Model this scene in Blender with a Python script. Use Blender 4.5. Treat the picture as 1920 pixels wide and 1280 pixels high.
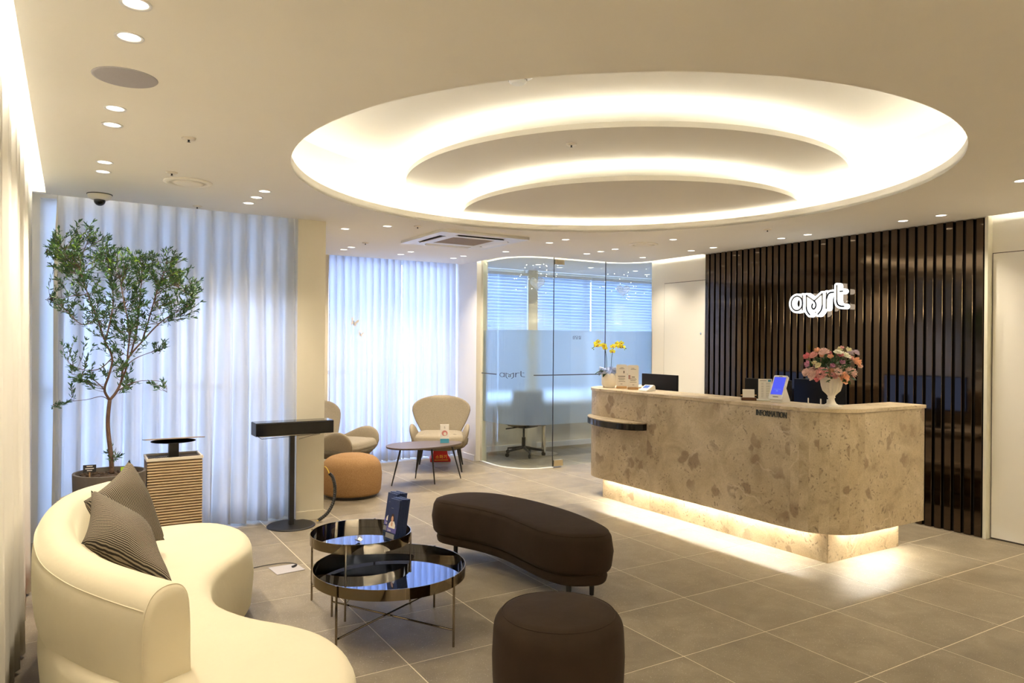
import bpy, bmesh, math, random
from math import pi, sin, cos, radians as R_, sqrt, atan2
from mathutils import Vector, Matrix
for _o in list(bpy.data.objects): bpy.data.objects.remove(_o)
scene = bpy.context.scene
COL = scene.collection
random.seed(7)
# ------------------------------------------------------------------ camera
CAMH = 1.539
cam_d = bpy.data.cameras.new('camera'); cam = bpy.data.objects.new('camera', cam_d); COL.objects.link(cam)
cam_d.sensor_width = 36; cam_d.lens = 36*1352.4/1920; cam_d.clip_start = .05; cam_d.clip_end = 200
cam_d.shift_y = 1.42/1920
yaw, roll = R_(31.484), R_(.48)
cam.matrix_world = Matrix.Translation((0, 0, CAMH)) @ Matrix.Rotation(-yaw, 4, 'Z') @ Matrix.Rotation(pi/2, 4, 'X') @ Matrix.Rotation(roll, 4, 'Z')
scene.camera = cam
# ------------------------------------------------------------------ world, exposure
SKY = (0.42, 0.56, 1.0); SKY_S = 2.0
EXPO = 2.12
K_COVE = 1.0      # cove strips
K_DOWN = 1.5      # downlights
WARM = (1.0, .955, .84); NEUT = (1.0, .90, .70)
w = bpy.data.worlds.new('world'); scene.world = w; w.use_nodes = True
w.node_tree.nodes['Background'].inputs[0].default_value = (*SKY, 1)
w.node_tree.nodes['Background'].inputs[1].default_value = SKY_S
scene.view_settings.view_transform = 'Standard'
scene.view_settings.look = 'None'
scene.view_settings.exposure = EXPO
scene.view_settings.gamma = 1
scene.view_settings.use_curve_mapping = False
cy = scene.cycles
cy.use_denoising = True
cy.max_bounces = 10; cy.diffuse_bounces = 5; cy.glossy_bounces = 5; cy.transmission_bounces = 8; cy.transparent_max_bounces = 16
cy.sample_clamp_indirect = 6.0
cy.caustics_reflective = False; cy.caustics_refractive = False
try: cy.use_light_tree = True
except Exception: pass
C = 2.574            # ceiling height
# ------------------------------------------------------------------ materials
def srgb(r, g, b):
    f = lambda c: (c/255/12.92) if c/255 <= .04045 else ((c/255+.055)/1.055)**2.4
    return (f(r), f(g), f(b))
def mat(name, col, rough=.5, metal=0, var=0, vscale=6, bump=0, bscale=60, sheen=0, coat=0, spec=None, alpha=None):
    m = bpy.data.materials.new(name); m.use_nodes = True; nt = m.node_tree; b = nt.nodes['Principled BSDF']
    b.inputs['Base Color'].default_value = (*col, 1); b.inputs['Roughness'].default_value = rough; b.inputs['Metallic'].default_value = metal
    if spec is not None: b.inputs['Specular IOR Level'].default_value = spec
    if sheen:
        b.inputs['Sheen Weight'].default_value = sheen; b.inputs['Sheen Roughness'].default_value = .45
        b.inputs['Sheen Tint'].default_value = (*[min(1, c*1.6+.05) for c in col], 1)
    if coat: b.inputs['Coat Weight'].default_value = coat; b.inputs['Coat Roughness'].default_value = .08
    tc = nt.nodes.new('ShaderNodeTexCoord')
    n = nt.nodes.new('ShaderNodeTexNoise'); n.inputs['Scale'].default_value = vscale; n.inputs['Detail'].default_value = 4
    nt.links.new(tc.outputs['Object'], n.inputs['Vector'])
    v = var if var else .03
    mr = nt.nodes.new('ShaderNodeMapRange'); mr.inputs[3].default_value = 1-v; mr.inputs[4].default_value = 1+v
    nt.links.new(n.outputs['Fac'], mr.inputs[0])
    mx = nt.nodes.new('ShaderNodeMix'); mx.data_type = 'RGBA'; mx.blend_type = 'MULTIPLY'; mx.inputs[0].default_value = 1
    mx.inputs[6].default_value = (*col, 1); nt.links.new(mr.outputs[0], mx.inputs[7]); nt.links.new(mx.outputs[2], b.inputs['Base Color'])
    if bump:
        n2 = nt.nodes.new('ShaderNodeTexNoise'); n2.inputs['Scale'].default_value = bscale; n2.inputs['Detail'].default_value = 3
        nt.links.new(tc.outputs['Object'], n2.inputs['Vector'])
        bp = nt.nodes.new('ShaderNodeBump'); bp.inputs['Strength'].default_value = bump; bp.inputs['Distance'].default_value = .01
        nt.links.new(n2.outputs['Fac'], bp.inputs['Height']); nt.links.new(bp.outputs[0], b.inputs['Normal'])
    return m
def emat(name, col, s):
    m = bpy.data.materials.new(name); m.use_nodes = True; nt = m.node_tree
    for n in list(nt.nodes):
        if n.type == 'BSDF_PRINCIPLED': nt.nodes.remove(n)
    e = nt.nodes.new('ShaderNodeEmission'); e.inputs[0].default_value = (*col, 1); e.inputs[1].default_value = s
    nt.links.new(e.outputs[0], nt.nodes['Material Output'].inputs[0]); return m
def glassmat(name, tint, ior=1.5, refl=1.0):
    m = bpy.data.materials.new(name); m.use_nodes = True; nt = m.node_tree
    nt.nodes.remove(nt.nodes['Principled BSDF'])
    t = nt.nodes.new('ShaderNodeBsdfTransparent'); t.inputs[0].default_value = (*tint, 1)
    g = nt.nodes.new('ShaderNodeBsdfGlossy'); g.inputs['Roughness'].default_value = .0; g.inputs[0].default_value = (.95, 1, .98, 1)
    fr = nt.nodes.new('ShaderNodeFresnel'); fr.inputs[0].default_value = ior
    mu = nt.nodes.new('ShaderNodeMath'); mu.operation = 'MULTIPLY'; nt.links.new(fr.outputs[0], mu.inputs[0])
    ge = nt.nodes.new('ShaderNodeNewGeometry'); fm = nt.nodes.new('ShaderNodeMath'); fm.operation = 'MULTIPLY_ADD'; fm.inputs[1].default_value = -refl; fm.inputs[2].default_value = refl
    nt.links.new(ge.outputs['Backfacing'], fm.inputs[0]); nt.links.new(fm.outputs[0], mu.inputs[1])
    mx = nt.nodes.new('ShaderNodeMixShader'); nt.links.new(mu.outputs[0], mx.inputs[0]); nt.links.new(t.outputs[0], mx.inputs[1]); nt.links.new(g.outputs[0], mx.inputs[2])
    nt.links.new(mx.outputs[0], nt.nodes['Material Output'].inputs[0]); return m
def sheermat(name, col, transl, transp, warm=None):
    m = bpy.data.materials.new(name); m.use_nodes = True; nt = m.node_tree
    nt.nodes.remove(nt.nodes['Principled BSDF'])
    d = nt.nodes.new('ShaderNodeBsdfDiffuse'); d.inputs[0].default_value = (*col, 1)
    t = nt.nodes.new('ShaderNodeBsdfTranslucent'); t.inputs[0].default_value = (*col, 1)
    p = nt.nodes.new('ShaderNodeBsdfTransparent')
    tc = nt.nodes.new('ShaderNodeTexCoord'); mp = nt.nodes.new('ShaderNodeMapping'); mp.inputs['Scale'].default_value = (14, 14, .6)
    n = nt.nodes.new('ShaderNodeTexNoise'); n.inputs['Scale'].default_value = 1; nt.links.new(tc.outputs['Object'], mp.inputs[0]); nt.links.new(mp.outputs[0], n.inputs['Vector'])
    mr = nt.nodes.new('ShaderNodeMapRange'); mr.inputs[3].default_value = max(0, transl-.12); mr.inputs[4].default_value = transl+.12
    nt.links.new(n.outputs['Fac'], mr.inputs[0])
    a = nt.nodes.new('ShaderNodeMixShader'); nt.links.new(mr.outputs[0], a.inputs[0]); nt.links.new(d.outputs[0], a.inputs[1]); nt.links.new(t.outputs[0], a.inputs[2])
    b = nt.nodes.new('ShaderNodeMixShader'); b.inputs[0].default_value = transp; nt.links.new(a.outputs[0], b.inputs[1]); nt.links.new(p.outputs[0], b.inputs[2])
    nt.links.new(b.outputs[0], nt.nodes['Material Output'].inputs[0]); return m
def N(nt, t, **kw):
    n = nt.nodes.new(t)
    for k, v in kw.items():
        if isinstance(v, (int, float)) or isinstance(v, tuple): n.inputs[k.replace('_', ' ')].default_value = v
    return n
def ramp(nt, src, stops):
    r = nt.nodes.new('ShaderNodeValToRGB'); el = r.color_ramp.elements
    while len(el) < len(stops): el.new(.5)
    for e, (p, c) in zip(el, stops): e.position = p; e.color = (*c, 1) if len(c) == 3 else c
    nt.links.new(src, r.inputs[0]); return r
def mixc(nt, fac, a, b, mode='MIX'):
    m = nt.nodes.new('ShaderNodeMix'); m.data_type = 'RGBA'; m.blend_type = mode
    for i, v in ((0, fac), (6, a), (7, b)):
        if isinstance(v, bpy.types.NodeSocket): nt.links.new(v, m.inputs[i])
        elif isinstance(v, tuple): m.inputs[i].default_value = (*v, 1) if len(v) == 3 else v
        else: m.inputs[i].default_value = v
    return m.outputs[2]
def marble(name, bright=1.0):
    m = bpy.data.materials.new(name); m.use_nodes = True; nt = m.node_tree; b = nt.nodes['Principled BSDF']
    tc = nt.nodes.new('ShaderNodeTexCoord'); oi = nt.nodes.new('ShaderNodeObjectInfo')
    mu = nt.nodes.new('ShaderNodeVectorMath'); mu.operation = 'MULTIPLY_ADD'; mu.inputs[1].default_value = (1, 1, 1)
    sc = nt.nodes.new('ShaderNodeVectorMath'); sc.operation = 'SCALE'; sc.inputs[0].default_value = (7.3, 4.1, 9.7); nt.links.new(oi.outputs['Random'], sc.inputs['Scale'])
    nt.links.new(tc.outputs['Object'], mu.inputs[0]); nt.links.new(sc.outputs[0], mu.inputs[2]); V = mu.outputs[0]
    def noise(s, d=5, dist=0, rough=.55):
        n = nt.nodes.new('ShaderNodeTexNoise'); n.inputs['Scale'].default_value = s; n.inputs['Detail'].default_value = d; n.inputs['Distortion'].default_value = dist; n.inputs['Roughness'].default_value = rough
        nt.links.new(V, n.inputs['Vector']); return n.outputs['Fac']
    k = bright
    base = ramp(nt, noise(3.4, 8, .8, .62), [(.30, (.36*k, .28*k, .175*k)), (.48, (.49*k, .40*k, .265*k)), (.66, (.62*k, .52*k, .37*k))]).outputs[0]
    vo = nt.nodes.new('ShaderNodeTexVoronoi'); vo.feature = 'F1'; vo.inputs['Scale'].default_value = 5.5; vo.inputs['Randomness'].default_value = 1
    wp = mixc(nt, .12, V, None if False else (0, 0, 0)) if False else None
    nv = nt.nodes.new('ShaderNodeTexNoise'); nv.inputs['Scale'].default_value = 9; nt.links.new(V, nv.inputs['Vector'])
    ad = nt.nodes.new('ShaderNodeVectorMath'); ad.operation = 'MULTIPLY_ADD'; ad.inputs[1].default_value = (.16, .16, .16); nt.links.new(nv.outputs['Color'], ad.inputs[0]); nt.links.new(V, ad.inputs[2])
    nt.links.new(ad.outputs[0], vo.inputs['Vector'])
    gate = ramp(nt, noise(2.3, 2), [(.42, (0, 0, 0)), (.54, (1, 1, 1))]).outputs[0]
    blot = ramp(nt, vo.outputs['Distance'], [(.26, (1, 1, 1)), (.33, (0, 0, 0))]).outputs[0]
    f1 = mixc(nt, 1.0, blot, gate, 'MULTIPLY')
    f1 = mixc(nt, 1.0, f1, (.75, .75, .75), 'MULTIPLY')
    c1 = mixc(nt, f1, base, (.27*k, .19*k, .12*k))
    v2 = nt.nodes.new('ShaderNodeTexVoronoi'); v2.inputs['Scale'].default_value = 30; nt.links.new(ad.outputs[0], v2.inputs['Vector'])
    g2 = ramp(nt, noise(5.0, 3), [(.46, (0, 0, 0)), (.58, (1, 1, 1))]).outputs[0]
    s2 = ramp(nt, v2.outputs['Distance'], [(.22, (1, 1, 1)), (.32, (0, 0, 0))]).outputs[0]
    f2 = mixc(nt, 1.0, mixc(nt, 1.0, s2, g2, 'MULTIPLY'), (.7, .7, .7), 'MULTIPLY')
    c2 = mixc(nt, f2, c1, (.20*k, .145*k, .10*k))
    v3 = nt.nodes.new('ShaderNodeTexVoronoi'); v3.feature = 'DISTANCE_TO_EDGE'; v3.inputs['Scale'].default_value = 2.6; nt.links.new(ad.outputs[0], v3.inputs['Vector'])
    vein = ramp(nt, v3.outputs['Distance'], [(.0, (.8, .8, .8)), (.03, (0, 0, 0))]).outputs[0]
    g3 = ramp(nt, noise(1.7, 2), [(.5, (0, 0, 0)), (.6, (1, 1, 1))]).outputs[0]
    c3 = mixc(nt, mixc(nt, 1.0, vein, g3, 'MULTIPLY'), c2, (.66*k, .56*k, .42*k))
    fine = ramp(nt, noise(120, 3), [(.3, (.82, .82, .82)), (.6, (1, 1, 1))]).outputs[0]
    nt.links.new(mixc(nt, 1.0, c3, fine, 'MULTIPLY'), b.inputs['Base Color'])
    b.inputs['Roughness'].default_value = .42
    return m
def tilemat():
    m = bpy.data.materials.new('floor_tile_stone'); m.use_nodes = True; nt = m.node_tree; b = nt.nodes['Principled BSDF']
    tc = nt.nodes.new('ShaderNodeTexCoord'); oi = nt.nodes.new('ShaderNodeObjectInfo')
    sc = nt.nodes.new('ShaderNodeVectorMath'); sc.operation = 'SCALE'; sc.inputs[0].default_value = (31, 17, 9); nt.links.new(oi.outputs['Random'], sc.inputs['Scale'])
    ad = nt.nodes.new('ShaderNodeVectorMath'); ad.operation = 'ADD'; nt.links.new(tc.outputs['Object'], ad.inputs[0]); nt.links.new(sc.outputs[0], ad.inputs[1]); V = ad.outputs[0]
    n1 = N(nt, 'ShaderNodeTexNoise', Scale=5.0, Detail=8.0, Roughness=.62, Distortion=.5); nt.links.new(V, n1.inputs['Vector'])
    base = ramp(nt, n1.outputs['Fac'], [(.3, (.185, .152, .104)), (.52, (.240, .200, .140)), (.72, (.30, .253, .182))]).outputs[0]
    n2 = N(nt, 'ShaderNodeTexNoise', Scale=170.0, Detail=2.0); nt.links.new(V, n2.inputs['Vector'])
    sp = ramp(nt, n2.outputs['Fac'], [(.665, (0, 0, 0)), (.70, (.8, .8, .8))]).outputs[0]
    c = mixc(nt, sp, base, (.55, .49, .40))
    mr = nt.nodes.new('ShaderNodeMapRange'); mr.inputs[3].default_value = .93; mr.inputs[4].default_value = 1.07; nt.links.new(oi.outputs['Random'], mr.inputs[0])
    c = mixc(nt, 1.0, c, mr.outputs[0], 'MULTIPLY')
    nt.links.new(c, b.inputs['Base Color'])
    rr = nt.nodes.new('ShaderNodeMapRange'); rr.inputs[3].default_value = .42; rr.inputs[4].default_value = .60; nt.links.new(n1.outputs['Fac'], rr.inputs[0]); nt.links.new(rr.outputs[0], b.inputs['Roughness'])
    bp = nt.nodes.new('ShaderNodeBump'); bp.inputs['Strength'].default_value = .12; bp.inputs['Distance'].default_value = .004; nt.links.new(n1.outputs['Fac'], bp.inputs['Height']); nt.links.new(bp.outputs[0], b.inputs['Normal'])
    return m
def stripemat():
    # woven dark cushion fabric: cream dashes in rows on charcoal, laid out on the cushion's UVs
    m = bpy.data.materials.new('striped_weave'); m.use_nodes = True; nt = m.node_tree; b = nt.nodes['Principled BSDF']
    uv = nt.nodes.new('ShaderNodeUVMap'); uv.uv_map = 'UVMap'
    nz = N(nt, 'ShaderNodeTexNoise', Scale=5.0); nt.links.new(uv.outputs[0], nz.inputs['Vector'])
    ad = nt.nodes.new('ShaderNodeVectorMath'); ad.operation = 'MULTIPLY_ADD'; ad.inputs[1].default_value = (.04, .04, 0); nt.links.new(nz.outputs['Color'], ad.inputs[0]); nt.links.new(uv.outputs[0], ad.inputs[2])
    wv = nt.nodes.new('ShaderNodeTexWave'); wv.wave_type = 'BANDS'; wv.bands_direction = 'Y'; wv.inputs['Scale'].default_value = 14; nt.links.new(ad.outputs[0], wv.inputs['Vector'])
    w2 = nt.nodes.new('ShaderNodeTexWave'); w2.bands_direction = 'X'; w2.inputs['Scale'].default_value = 42; nt.links.new(ad.outputs[0], w2.inputs['Vector'])
    a = ramp(nt, wv.outputs['Fac'], [(.48, (0, 0, 0)), (.62, (1, 1, 1))]).outputs[0]
    d = ramp(nt, w2.outputs['Fac'], [(.3, (.35, .35, .35)), (.6, (1, 1, 1))]).outputs[0]
    f = mixc(nt, 1.0, a, d, 'MULTIPLY')
    nt.links.new(mixc(nt, f, (.022, .017, .013), (.40, .34, .25)), b.inputs['Base Color']); b.inputs['Roughness'].default_value = .9
    bp = nt.nodes.new('ShaderNodeBump'); bp.inputs['Strength'].default_value = .5; bp.inputs['Distance'].default_value = .004; nt.links.new(f, bp.inputs['Height']); nt.links.new(bp.outputs[0], b.inputs['Normal'])
    return m
def speckle(name, dark, light, scale, rough=.95, bump=.6):
    m = bpy.data.materials.new(name); m.use_nodes = True; nt = m.node_tree; b = nt.nodes['Principled BSDF']
    tc = nt.nodes.new('ShaderNodeTexCoord')
    n = N(nt, 'ShaderNodeTexNoise', Scale=float(scale), Detail=3.0, Roughness=.7); nt.links.new(tc.outputs['Object'], n.inputs['Vector'])
    c = ramp(nt, n.outputs['Fac'], [(.35, dark), (.6, light)]).outputs[0]
    nt.links.new(c, b.inputs['Base Color']); b.inputs['Roughness'].default_value = rough; b.inputs['Specular IOR Level'].default_value = .2
    bp = nt.nodes.new('ShaderNodeBump'); bp.inputs['Strength'].default_value = bump; bp.inputs['Distance'].default_value = .004; nt.links.new(n.outputs['Fac'], bp.inputs['Height']); nt.links.new(bp.outputs[0], b.inputs['Normal'])
    return m
M = {}
M['ceil'] = mat('ceiling_paint', (.89, .86, .79), .9, var=.01, spec=.1)
M['wall'] = mat('wall_paint', (.82, .79, .72), .8, var=.01, spec=.2)
M['pillar'] = mat('pillar_paint', (.76, .71, .59), .75, var=.01, spec=.2)
M['door'] = mat('door_laminate', (.80, .78, .72), .55, var=.01)
M['cream_metal'] = mat('cream_frame', (.72, .70, .58), .45)
M['seam'] = mat('dark_seam', (.05, .04, .03), .8)
M['grout'] = mat('pale_grout', (.72, .64, .50), .8, var=.05)
M['tile'] = tilemat()
M['marble'] = marble('beige_marble', 1.03); M['marble_base'] = marble('pale_base_stone', 1.15)
M['slat'] = mat('bronze_gloss_laminate', (.108, .080, .058), .07, 1, var=.08, vscale=2)
M['slatback'] = mat('black_backing', (.006, .005, .004), .35)
M['black'] = mat('black_metal', (.012, .011, .011), .45)
M['blackgloss'] = mat('black_gloss', (.008, .008, .009), .12)
M['dark'] = mat('dark_plastic', (.02, .02, .022), .5)
M['steel'] = mat('steel', (.62, .58, .52), .22, 1)
M['gold'] = mat('brushed_gold', (.75, .64, .42), .28, 1)
M['champagne'] = mat('champagne_metal', (.27, .225, .165), .04, 1, var=.04)
M['mirror'] = mat('smoked_mirror', (.15, .20, .33), .012, 1)
M['white'] = mat('white_plastic', (.82, .82, .80), .4)
M['offwhite'] = mat('warm_white_plastic', (.78, .72, .62), .5)
M['ivory'] = mat('ivory_ceramic', (.78, .74, .66), .35)
M['velvet'] = mat('cream_velvet', (.64, .575, .43), .85, var=.05, vscale=5, bump=.12, bscale=30, sheen=.5, spec=.15)
M['brown'] = mat('brown_velvet', (.032, .0205, .013), .8, var=.35, vscale=6, bump=.15, bscale=14, sheen=.3, spec=.1)
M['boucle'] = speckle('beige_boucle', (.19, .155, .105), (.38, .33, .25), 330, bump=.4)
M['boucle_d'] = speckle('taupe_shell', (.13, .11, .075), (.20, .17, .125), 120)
M['orange'] = speckle('orange_tweed', (.24, .125, .05), (.46, .28, .135), 260)
M['stripe'] = stripemat()
M['led'] = emat('cove_led', WARM, 4.0*K_COVE)
M['led_p'] = emat('pocket_led', (1.0, .94, .80), 22)
M['led_c'] = emat('slot_led', WARM, 9*K_COVE)
M['led_u'] = emat('added_ledge_led', (1.0, .87, .64), 26)  # for the added ledge strips that lift the ceiling's brightness
M['led_d'] = emat('desk_led', (1.0, .97, .88), 90)
M['lamp'] = emat('lamp_lens', (1.0, .93, .80), 5)
M['sign'] = emat('sign_white', (.95, 1.0, .99), .9)
M['signface'] = mat('sign_face', (.10, .10, .10), .5)
M['glass'] = glassmat('clear_glass', (.955, .985, .97), 1.5, 1.0)
M['winglass'] = glassmat('window_glass', (.93, .97, .98), 1.45, .8)
M['sheer'] = sheermat('sheer_voile', (.84, .84, .84), .62, .16); M['pleat'] = sheermat('pleat_voile', (.88, .84, .74), .30, .0); M['sheer_f'] = sheermat('far_voile', (.76, .76, .78), .50, .14)
M['sheer_w'] = sheermat('side_voile', (.93, .91, .86), .14, .0)
M['rollerm'] = sheermat('roller_fabric', (.85, .86, .86), .72, .05)
M['blindm'] = sheermat('blind_fabric', (.66, .72, .78), .42, .0)
M['wood'] = mat('pale_wood', (.52, .32, .15), .5, var=.15, vscale=20)
M['darkwood'] = mat('walnut', (.10, .035, .015), .4, var=.2, vscale=25)
M['beige_slat'] = mat('wood_tone_slat', (.50, .38, .235), .55, var=.06)
M['paper'] = mat('paper', (.80, .77, .72), .6)
M['ink'] = mat('ink', (.10, .09, .09), .7)
M['red'] = mat('red_enamel', (.50, .012, .010), .3, coat=.3)
M['yellow'] = mat('yellow_print', (.85, .60, .05), .5)
M['soil'] = mat('bark_soil', (.07, .045, .03), .95, var=.5, vscale=60, bump=1, bscale=40)
M['pot'] = mat('grey_planter', (.115, .100, .085), .7)
M['bark'] = mat('bark', (.17, .105, .07), .85, var=.35, vscale=30, bump=.8, bscale=60)
M['leaf'] = mat('olive_leaf', (.055, .135, .040), .45, var=.5, vscale=9)
M['leaf_l'] = mat('young_leaf', (.22, .38, .04), .45, var=.4, vscale=9)
M['leaf_d'] = mat('dark_leaf', (.02, .075, .02), .4, var=.3)
M['blue_ribbon'] = mat('blue_gauze', (.42, .52, .80), .6, var=.25, vscale=30)
M['orchid'] = mat('yellow_petal', (.97, .93, .07), .5, var=.12, vscale=30)
M['orchid_c'] = mat('red_lip', (.42, .06, .02), .5)
M['stem'] = mat('green_stem', (.04, .10, .03), .5)
M['navy'] = mat('navy_print', (.012, .026, .095), .4, var=.2, vscale=20)
M['purple'] = mat('violet_print', (.10, .09, .30), .4)
M['skin'] = mat('skin_print', (.60, .34, .22), .5)
M['hair'] = mat('hair_print', (.05, .02, .012), .5)
M['greyprint'] = mat('grey_print', (.20, .20, .20), .5)
M['screen'] = emat('blue_screen', (.09, .11, .80), .26)
M['screen2'] = emat('small_screen', (.25, .38, .85), .22)
M['amrt_dark'] = mat('charcoal_vinyl', (.06, .065, .06), .6)
M['cable'] = mat('black_conduit', (.012, .012, .012), .4)
M['grille'] = mat('taupe_grille', (.42, .34, .27), .7)
M['speaker'] = mat('grey_mesh', (.42, .40, .42), .8, var=.1, vscale=300)
M['tealp'] = mat('teal_print', (.05, .30, .45), .5)
M['pinkp'] = mat('pink_print', (.60, .22, .20), .5)
M['clearfilm'] = sheermat('balloon_film', (.85, .87, .86), .5, .62)
M['monitor'] = mat('monitor_back', (.007, .007, .008), .5, spec=.2)
def frostmat():
    m = bpy.data.materials.new('frosted_film'); m.use_nodes = True; nt = m.node_tree
    nt.nodes.remove(nt.nodes['Principled BSDF'])
    g = nt.nodes.new('ShaderNodeBsdfRefraction'); g.inputs['Roughness'].default_value = .30; g.inputs['IOR'].default_value = 1.25; g.inputs[0].default_value = (.93, .97, .96, 1)
    p = nt.nodes.new('ShaderNodeBsdfTranslucent'); p.inputs[0].default_value = (.85, .88, .86, 1)
    mx = nt.nodes.new('ShaderNodeMixShader'); mx.inputs[0].default_value = .35
    nt.links.new(g.outputs[0], mx.inputs[1]); nt.links.new(p.outputs[0], mx.inputs[2]); nt.links.new(mx.outputs[0], nt.nodes['Material Output'].inputs[0]); return m
M['frost'] = frostmat()
FLOW = {'pink': (.86, .46, .45), 'pale_pink': (.90, .66, .60), 'white': (.90, .89, .76), 'peach': (.92, .52, .33), 'rose': (.72, .20, .24), 'mauve': (.55, .24, .38), 'cream': (.85, .80, .52), 'lilac': (.66, .56, .70)}
for k, c in FLOW.items(): M['fl_'+k] = mat(k+'_petals', c, .6, var=.25, vscale=90)
# ------------------------------------------------------------------ builders
def link(o):
    COL.objects.link(o); return o
def wloc(p):
    v = Vector((0, 0, 0))
    while p is not None: v += p.location; p = p.parent
    return v
def tag(o, label=None, cat=None, group=None, kind=None):
    if label: o['label'] = label
    if cat: o['category'] = cat
    if group: o['group'] = group
    if kind: o['kind'] = kind
    return o
def thing(name, label, cat, loc, rz=0, group=None):
    o = bpy.data.objects.new(name, None); link(o); o.empty_display_size = .1
    o.location = loc; o.rotation_euler = (0, 0, rz); return tag(o, label, cat, group)
def obj(name, bm, m, parent=None, local=False, smooth=False, label=None, kind=None, bevel=0, subs=0, origin=None):
    if parent is not None and not local: bmesh.ops.translate(bm, verts=bm.verts, vec=-wloc(parent))
    if origin is not None: bmesh.ops.translate(bm, verts=bm.verts, vec=-Vector(origin))
    me = bpy.data.meshes.new(name); bm.to_mesh(me); bm.free()
    o = bpy.data.objects.new(name, me); link(o)
    if isinstance(m, (list, tuple)):
        for x in m: me.materials.append(x)
    else: me.materials.append(m)
    if smooth:
        for p in me.polygons: p.use_smooth = True
    if parent is not None: o.parent = parent
    if origin is not None: o.location = origin
    if bevel:
        md = o.modifiers.new('bevel', 'BEVEL'); md.width = bevel; md.segments = 2; md.limit_method = 'ANGLE'; md.angle_limit = R_(40)
    if subs:
        md = o.modifiers.new('sub', 'SUBSURF'); md.levels = subs; md.render_levels = subs
    if label: o['label'] = label
    if kind: o['kind'] = kind
    return o
def BM(): return bmesh.new()
def box(bm, x0, x1, y0, y1, z0, z1, mi=0):
    vs = [bm.verts.new(p) for p in ((x0,y0,z0),(x1,y0,z0),(x1,y1,z0),(x0,y1,z0),(x0,y0,z1),(x1,y0,z1),(x1,y1,z1),(x0,y1,z1))]
    for f in ((0,3,2,1),(4,5,6,7),(0,1,5,4),(1,2,6,5),(2,3,7,6),(3,0,4,7)):
        fc = bm.faces.new([vs[i] for i in f]); fc.material_index = mi
    return vs
def boxm(bm, mtx, sx, sy, sz, mi=0):
    vs = box(bm, -sx/2, sx/2, -sy/2, sy/2, -sz/2, sz/2, mi)
    for v in vs: v.co = mtx @ v.co
    return vs
def prism(bm, pts, z0, z1, mi=0):
    a = sum(pts[i][0]*pts[(i+1) % len(pts)][1]-pts[(i+1) % len(pts)][0]*pts[i][1] for i in range(len(pts)))
    if a < 0: pts = pts[::-1]
    lo = [bm.verts.new((x, y, z0)) for x, y in pts]; hi = [bm.verts.new((x, y, z1)) for x, y in pts]; n = len(pts)
    fs = [bm.faces.new(lo[::-1]), bm.faces.new(hi)]
    for i in range(n): fs.append(bm.faces.new((lo[i], lo[(i+1) % n], hi[(i+1) % n], hi[i])))
    for f in fs: f.material_index = mi
def lathe(bm, prof, c=(0, 0, 0), n=32, closed=False, mi=0, sx=1, sy=1):
    rings = []
    for r, z in prof:
        if r < 1e-6: rings.append([bm.verts.new((c[0], c[1], c[2]+z))])
        else: rings.append([bm.verts.new((c[0]+r*sx*cos(2*pi*i/n), c[1]+r*sy*sin(2*pi*i/n), c[2]+z)) for i in range(n)])
    k = len(rings)
    for a in range(k if closed else k-1):
        A, B2 = rings[a], rings[(a+1) % k]
        for i in range(n):
            j = (i+1) % n
            try:
                if len(A) == 1 and len(B2) == 1: continue
                if len(A) == 1: f = bm.faces.new((A[0], B2[j], B2[i]))
                elif len(B2) == 1: f = bm.faces.new((A[i], A[j], B2[0]))
                else: f = bm.faces.new((A[i], A[j], B2[j], B2[i]))
                f.material_index = mi
            except ValueError: pass
def tube(bm, pts, r, n=8, cap=True, mi=0):
    pts = [Vector(p) for p in pts]; rs = r if isinstance(r, (list, tuple)) else [r]*len(pts)
    rings = []; up = None
    for i, p in enumerate(pts):
        d = (pts[min(i+1, len(pts)-1)]-pts[max(i-1, 0)]).normalized()
        if up is None: up = d.orthogonal().normalized()
        up = (up-d*up.dot(d)); up = up.normalized() if up.length > 1e-6 else d.orthogonal().normalized()
        s = d.cross(up)
        rings.append([bm.verts.new(p+(up*cos(2*pi*k/n)+s*sin(2*pi*k/n))*rs[i]) for k in range(n)])
    for a in range(len(rings)-1):
        for k in range(n):
            f = bm.faces.new((rings[a][k], rings[a][(k+1) % n], rings[a+1][(k+1) % n], rings[a+1][k])); f.material_index = mi
    if cap:
        bm.faces.new(rings[0][::-1]).material_index = mi; bm.faces.new(rings[-1]).material_index = mi
def sphere(bm, c, r, n=12, m=8, sx=1, sy=1, sz=1, mi=0):
    lathe(bm, [(r*sin(pi*i/m), -r*cos(pi*i/m)*sz) for i in range(m+1)], c, n, mi=mi, sx=sx, sy=sy)
def spline(pts, n, closed=True):
    out = []; k = len(pts); segs = k if closed else k-1
    g = (lambda i: Vector(pts[i % k])) if closed else (lambda i: Vector(pts[max(0, min(k-1, i))]))
    per = max(2, n//segs)
    for i in range(segs):
        p0, p1, p2, p3 = g(i-1), g(i), g(i+1), g(i+2)
        for j in range(per):
            t = j/per
            out.append(.5*((2*p1)+(-p0+p2)*t+(2*p0-5*p1+4*p2-p3)*t*t+(-p0+3*p1-3*p2+p3)*t**3))
    if not closed: out.append(Vector(pts[-1]))
    return out
def normals2(pts, closed=True):
    n = len(pts); res = []
    for i in range(n):
        a = pts[(i-1) % n] if closed or i > 0 else pts[0]; b = pts[(i+1) % n] if closed or i < n-1 else pts[-1]
        d = Vector((b[0]-a[0], b[1]-a[1])).normalized(); res.append(Vector((d.y, -d.x)))
    return res
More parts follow.
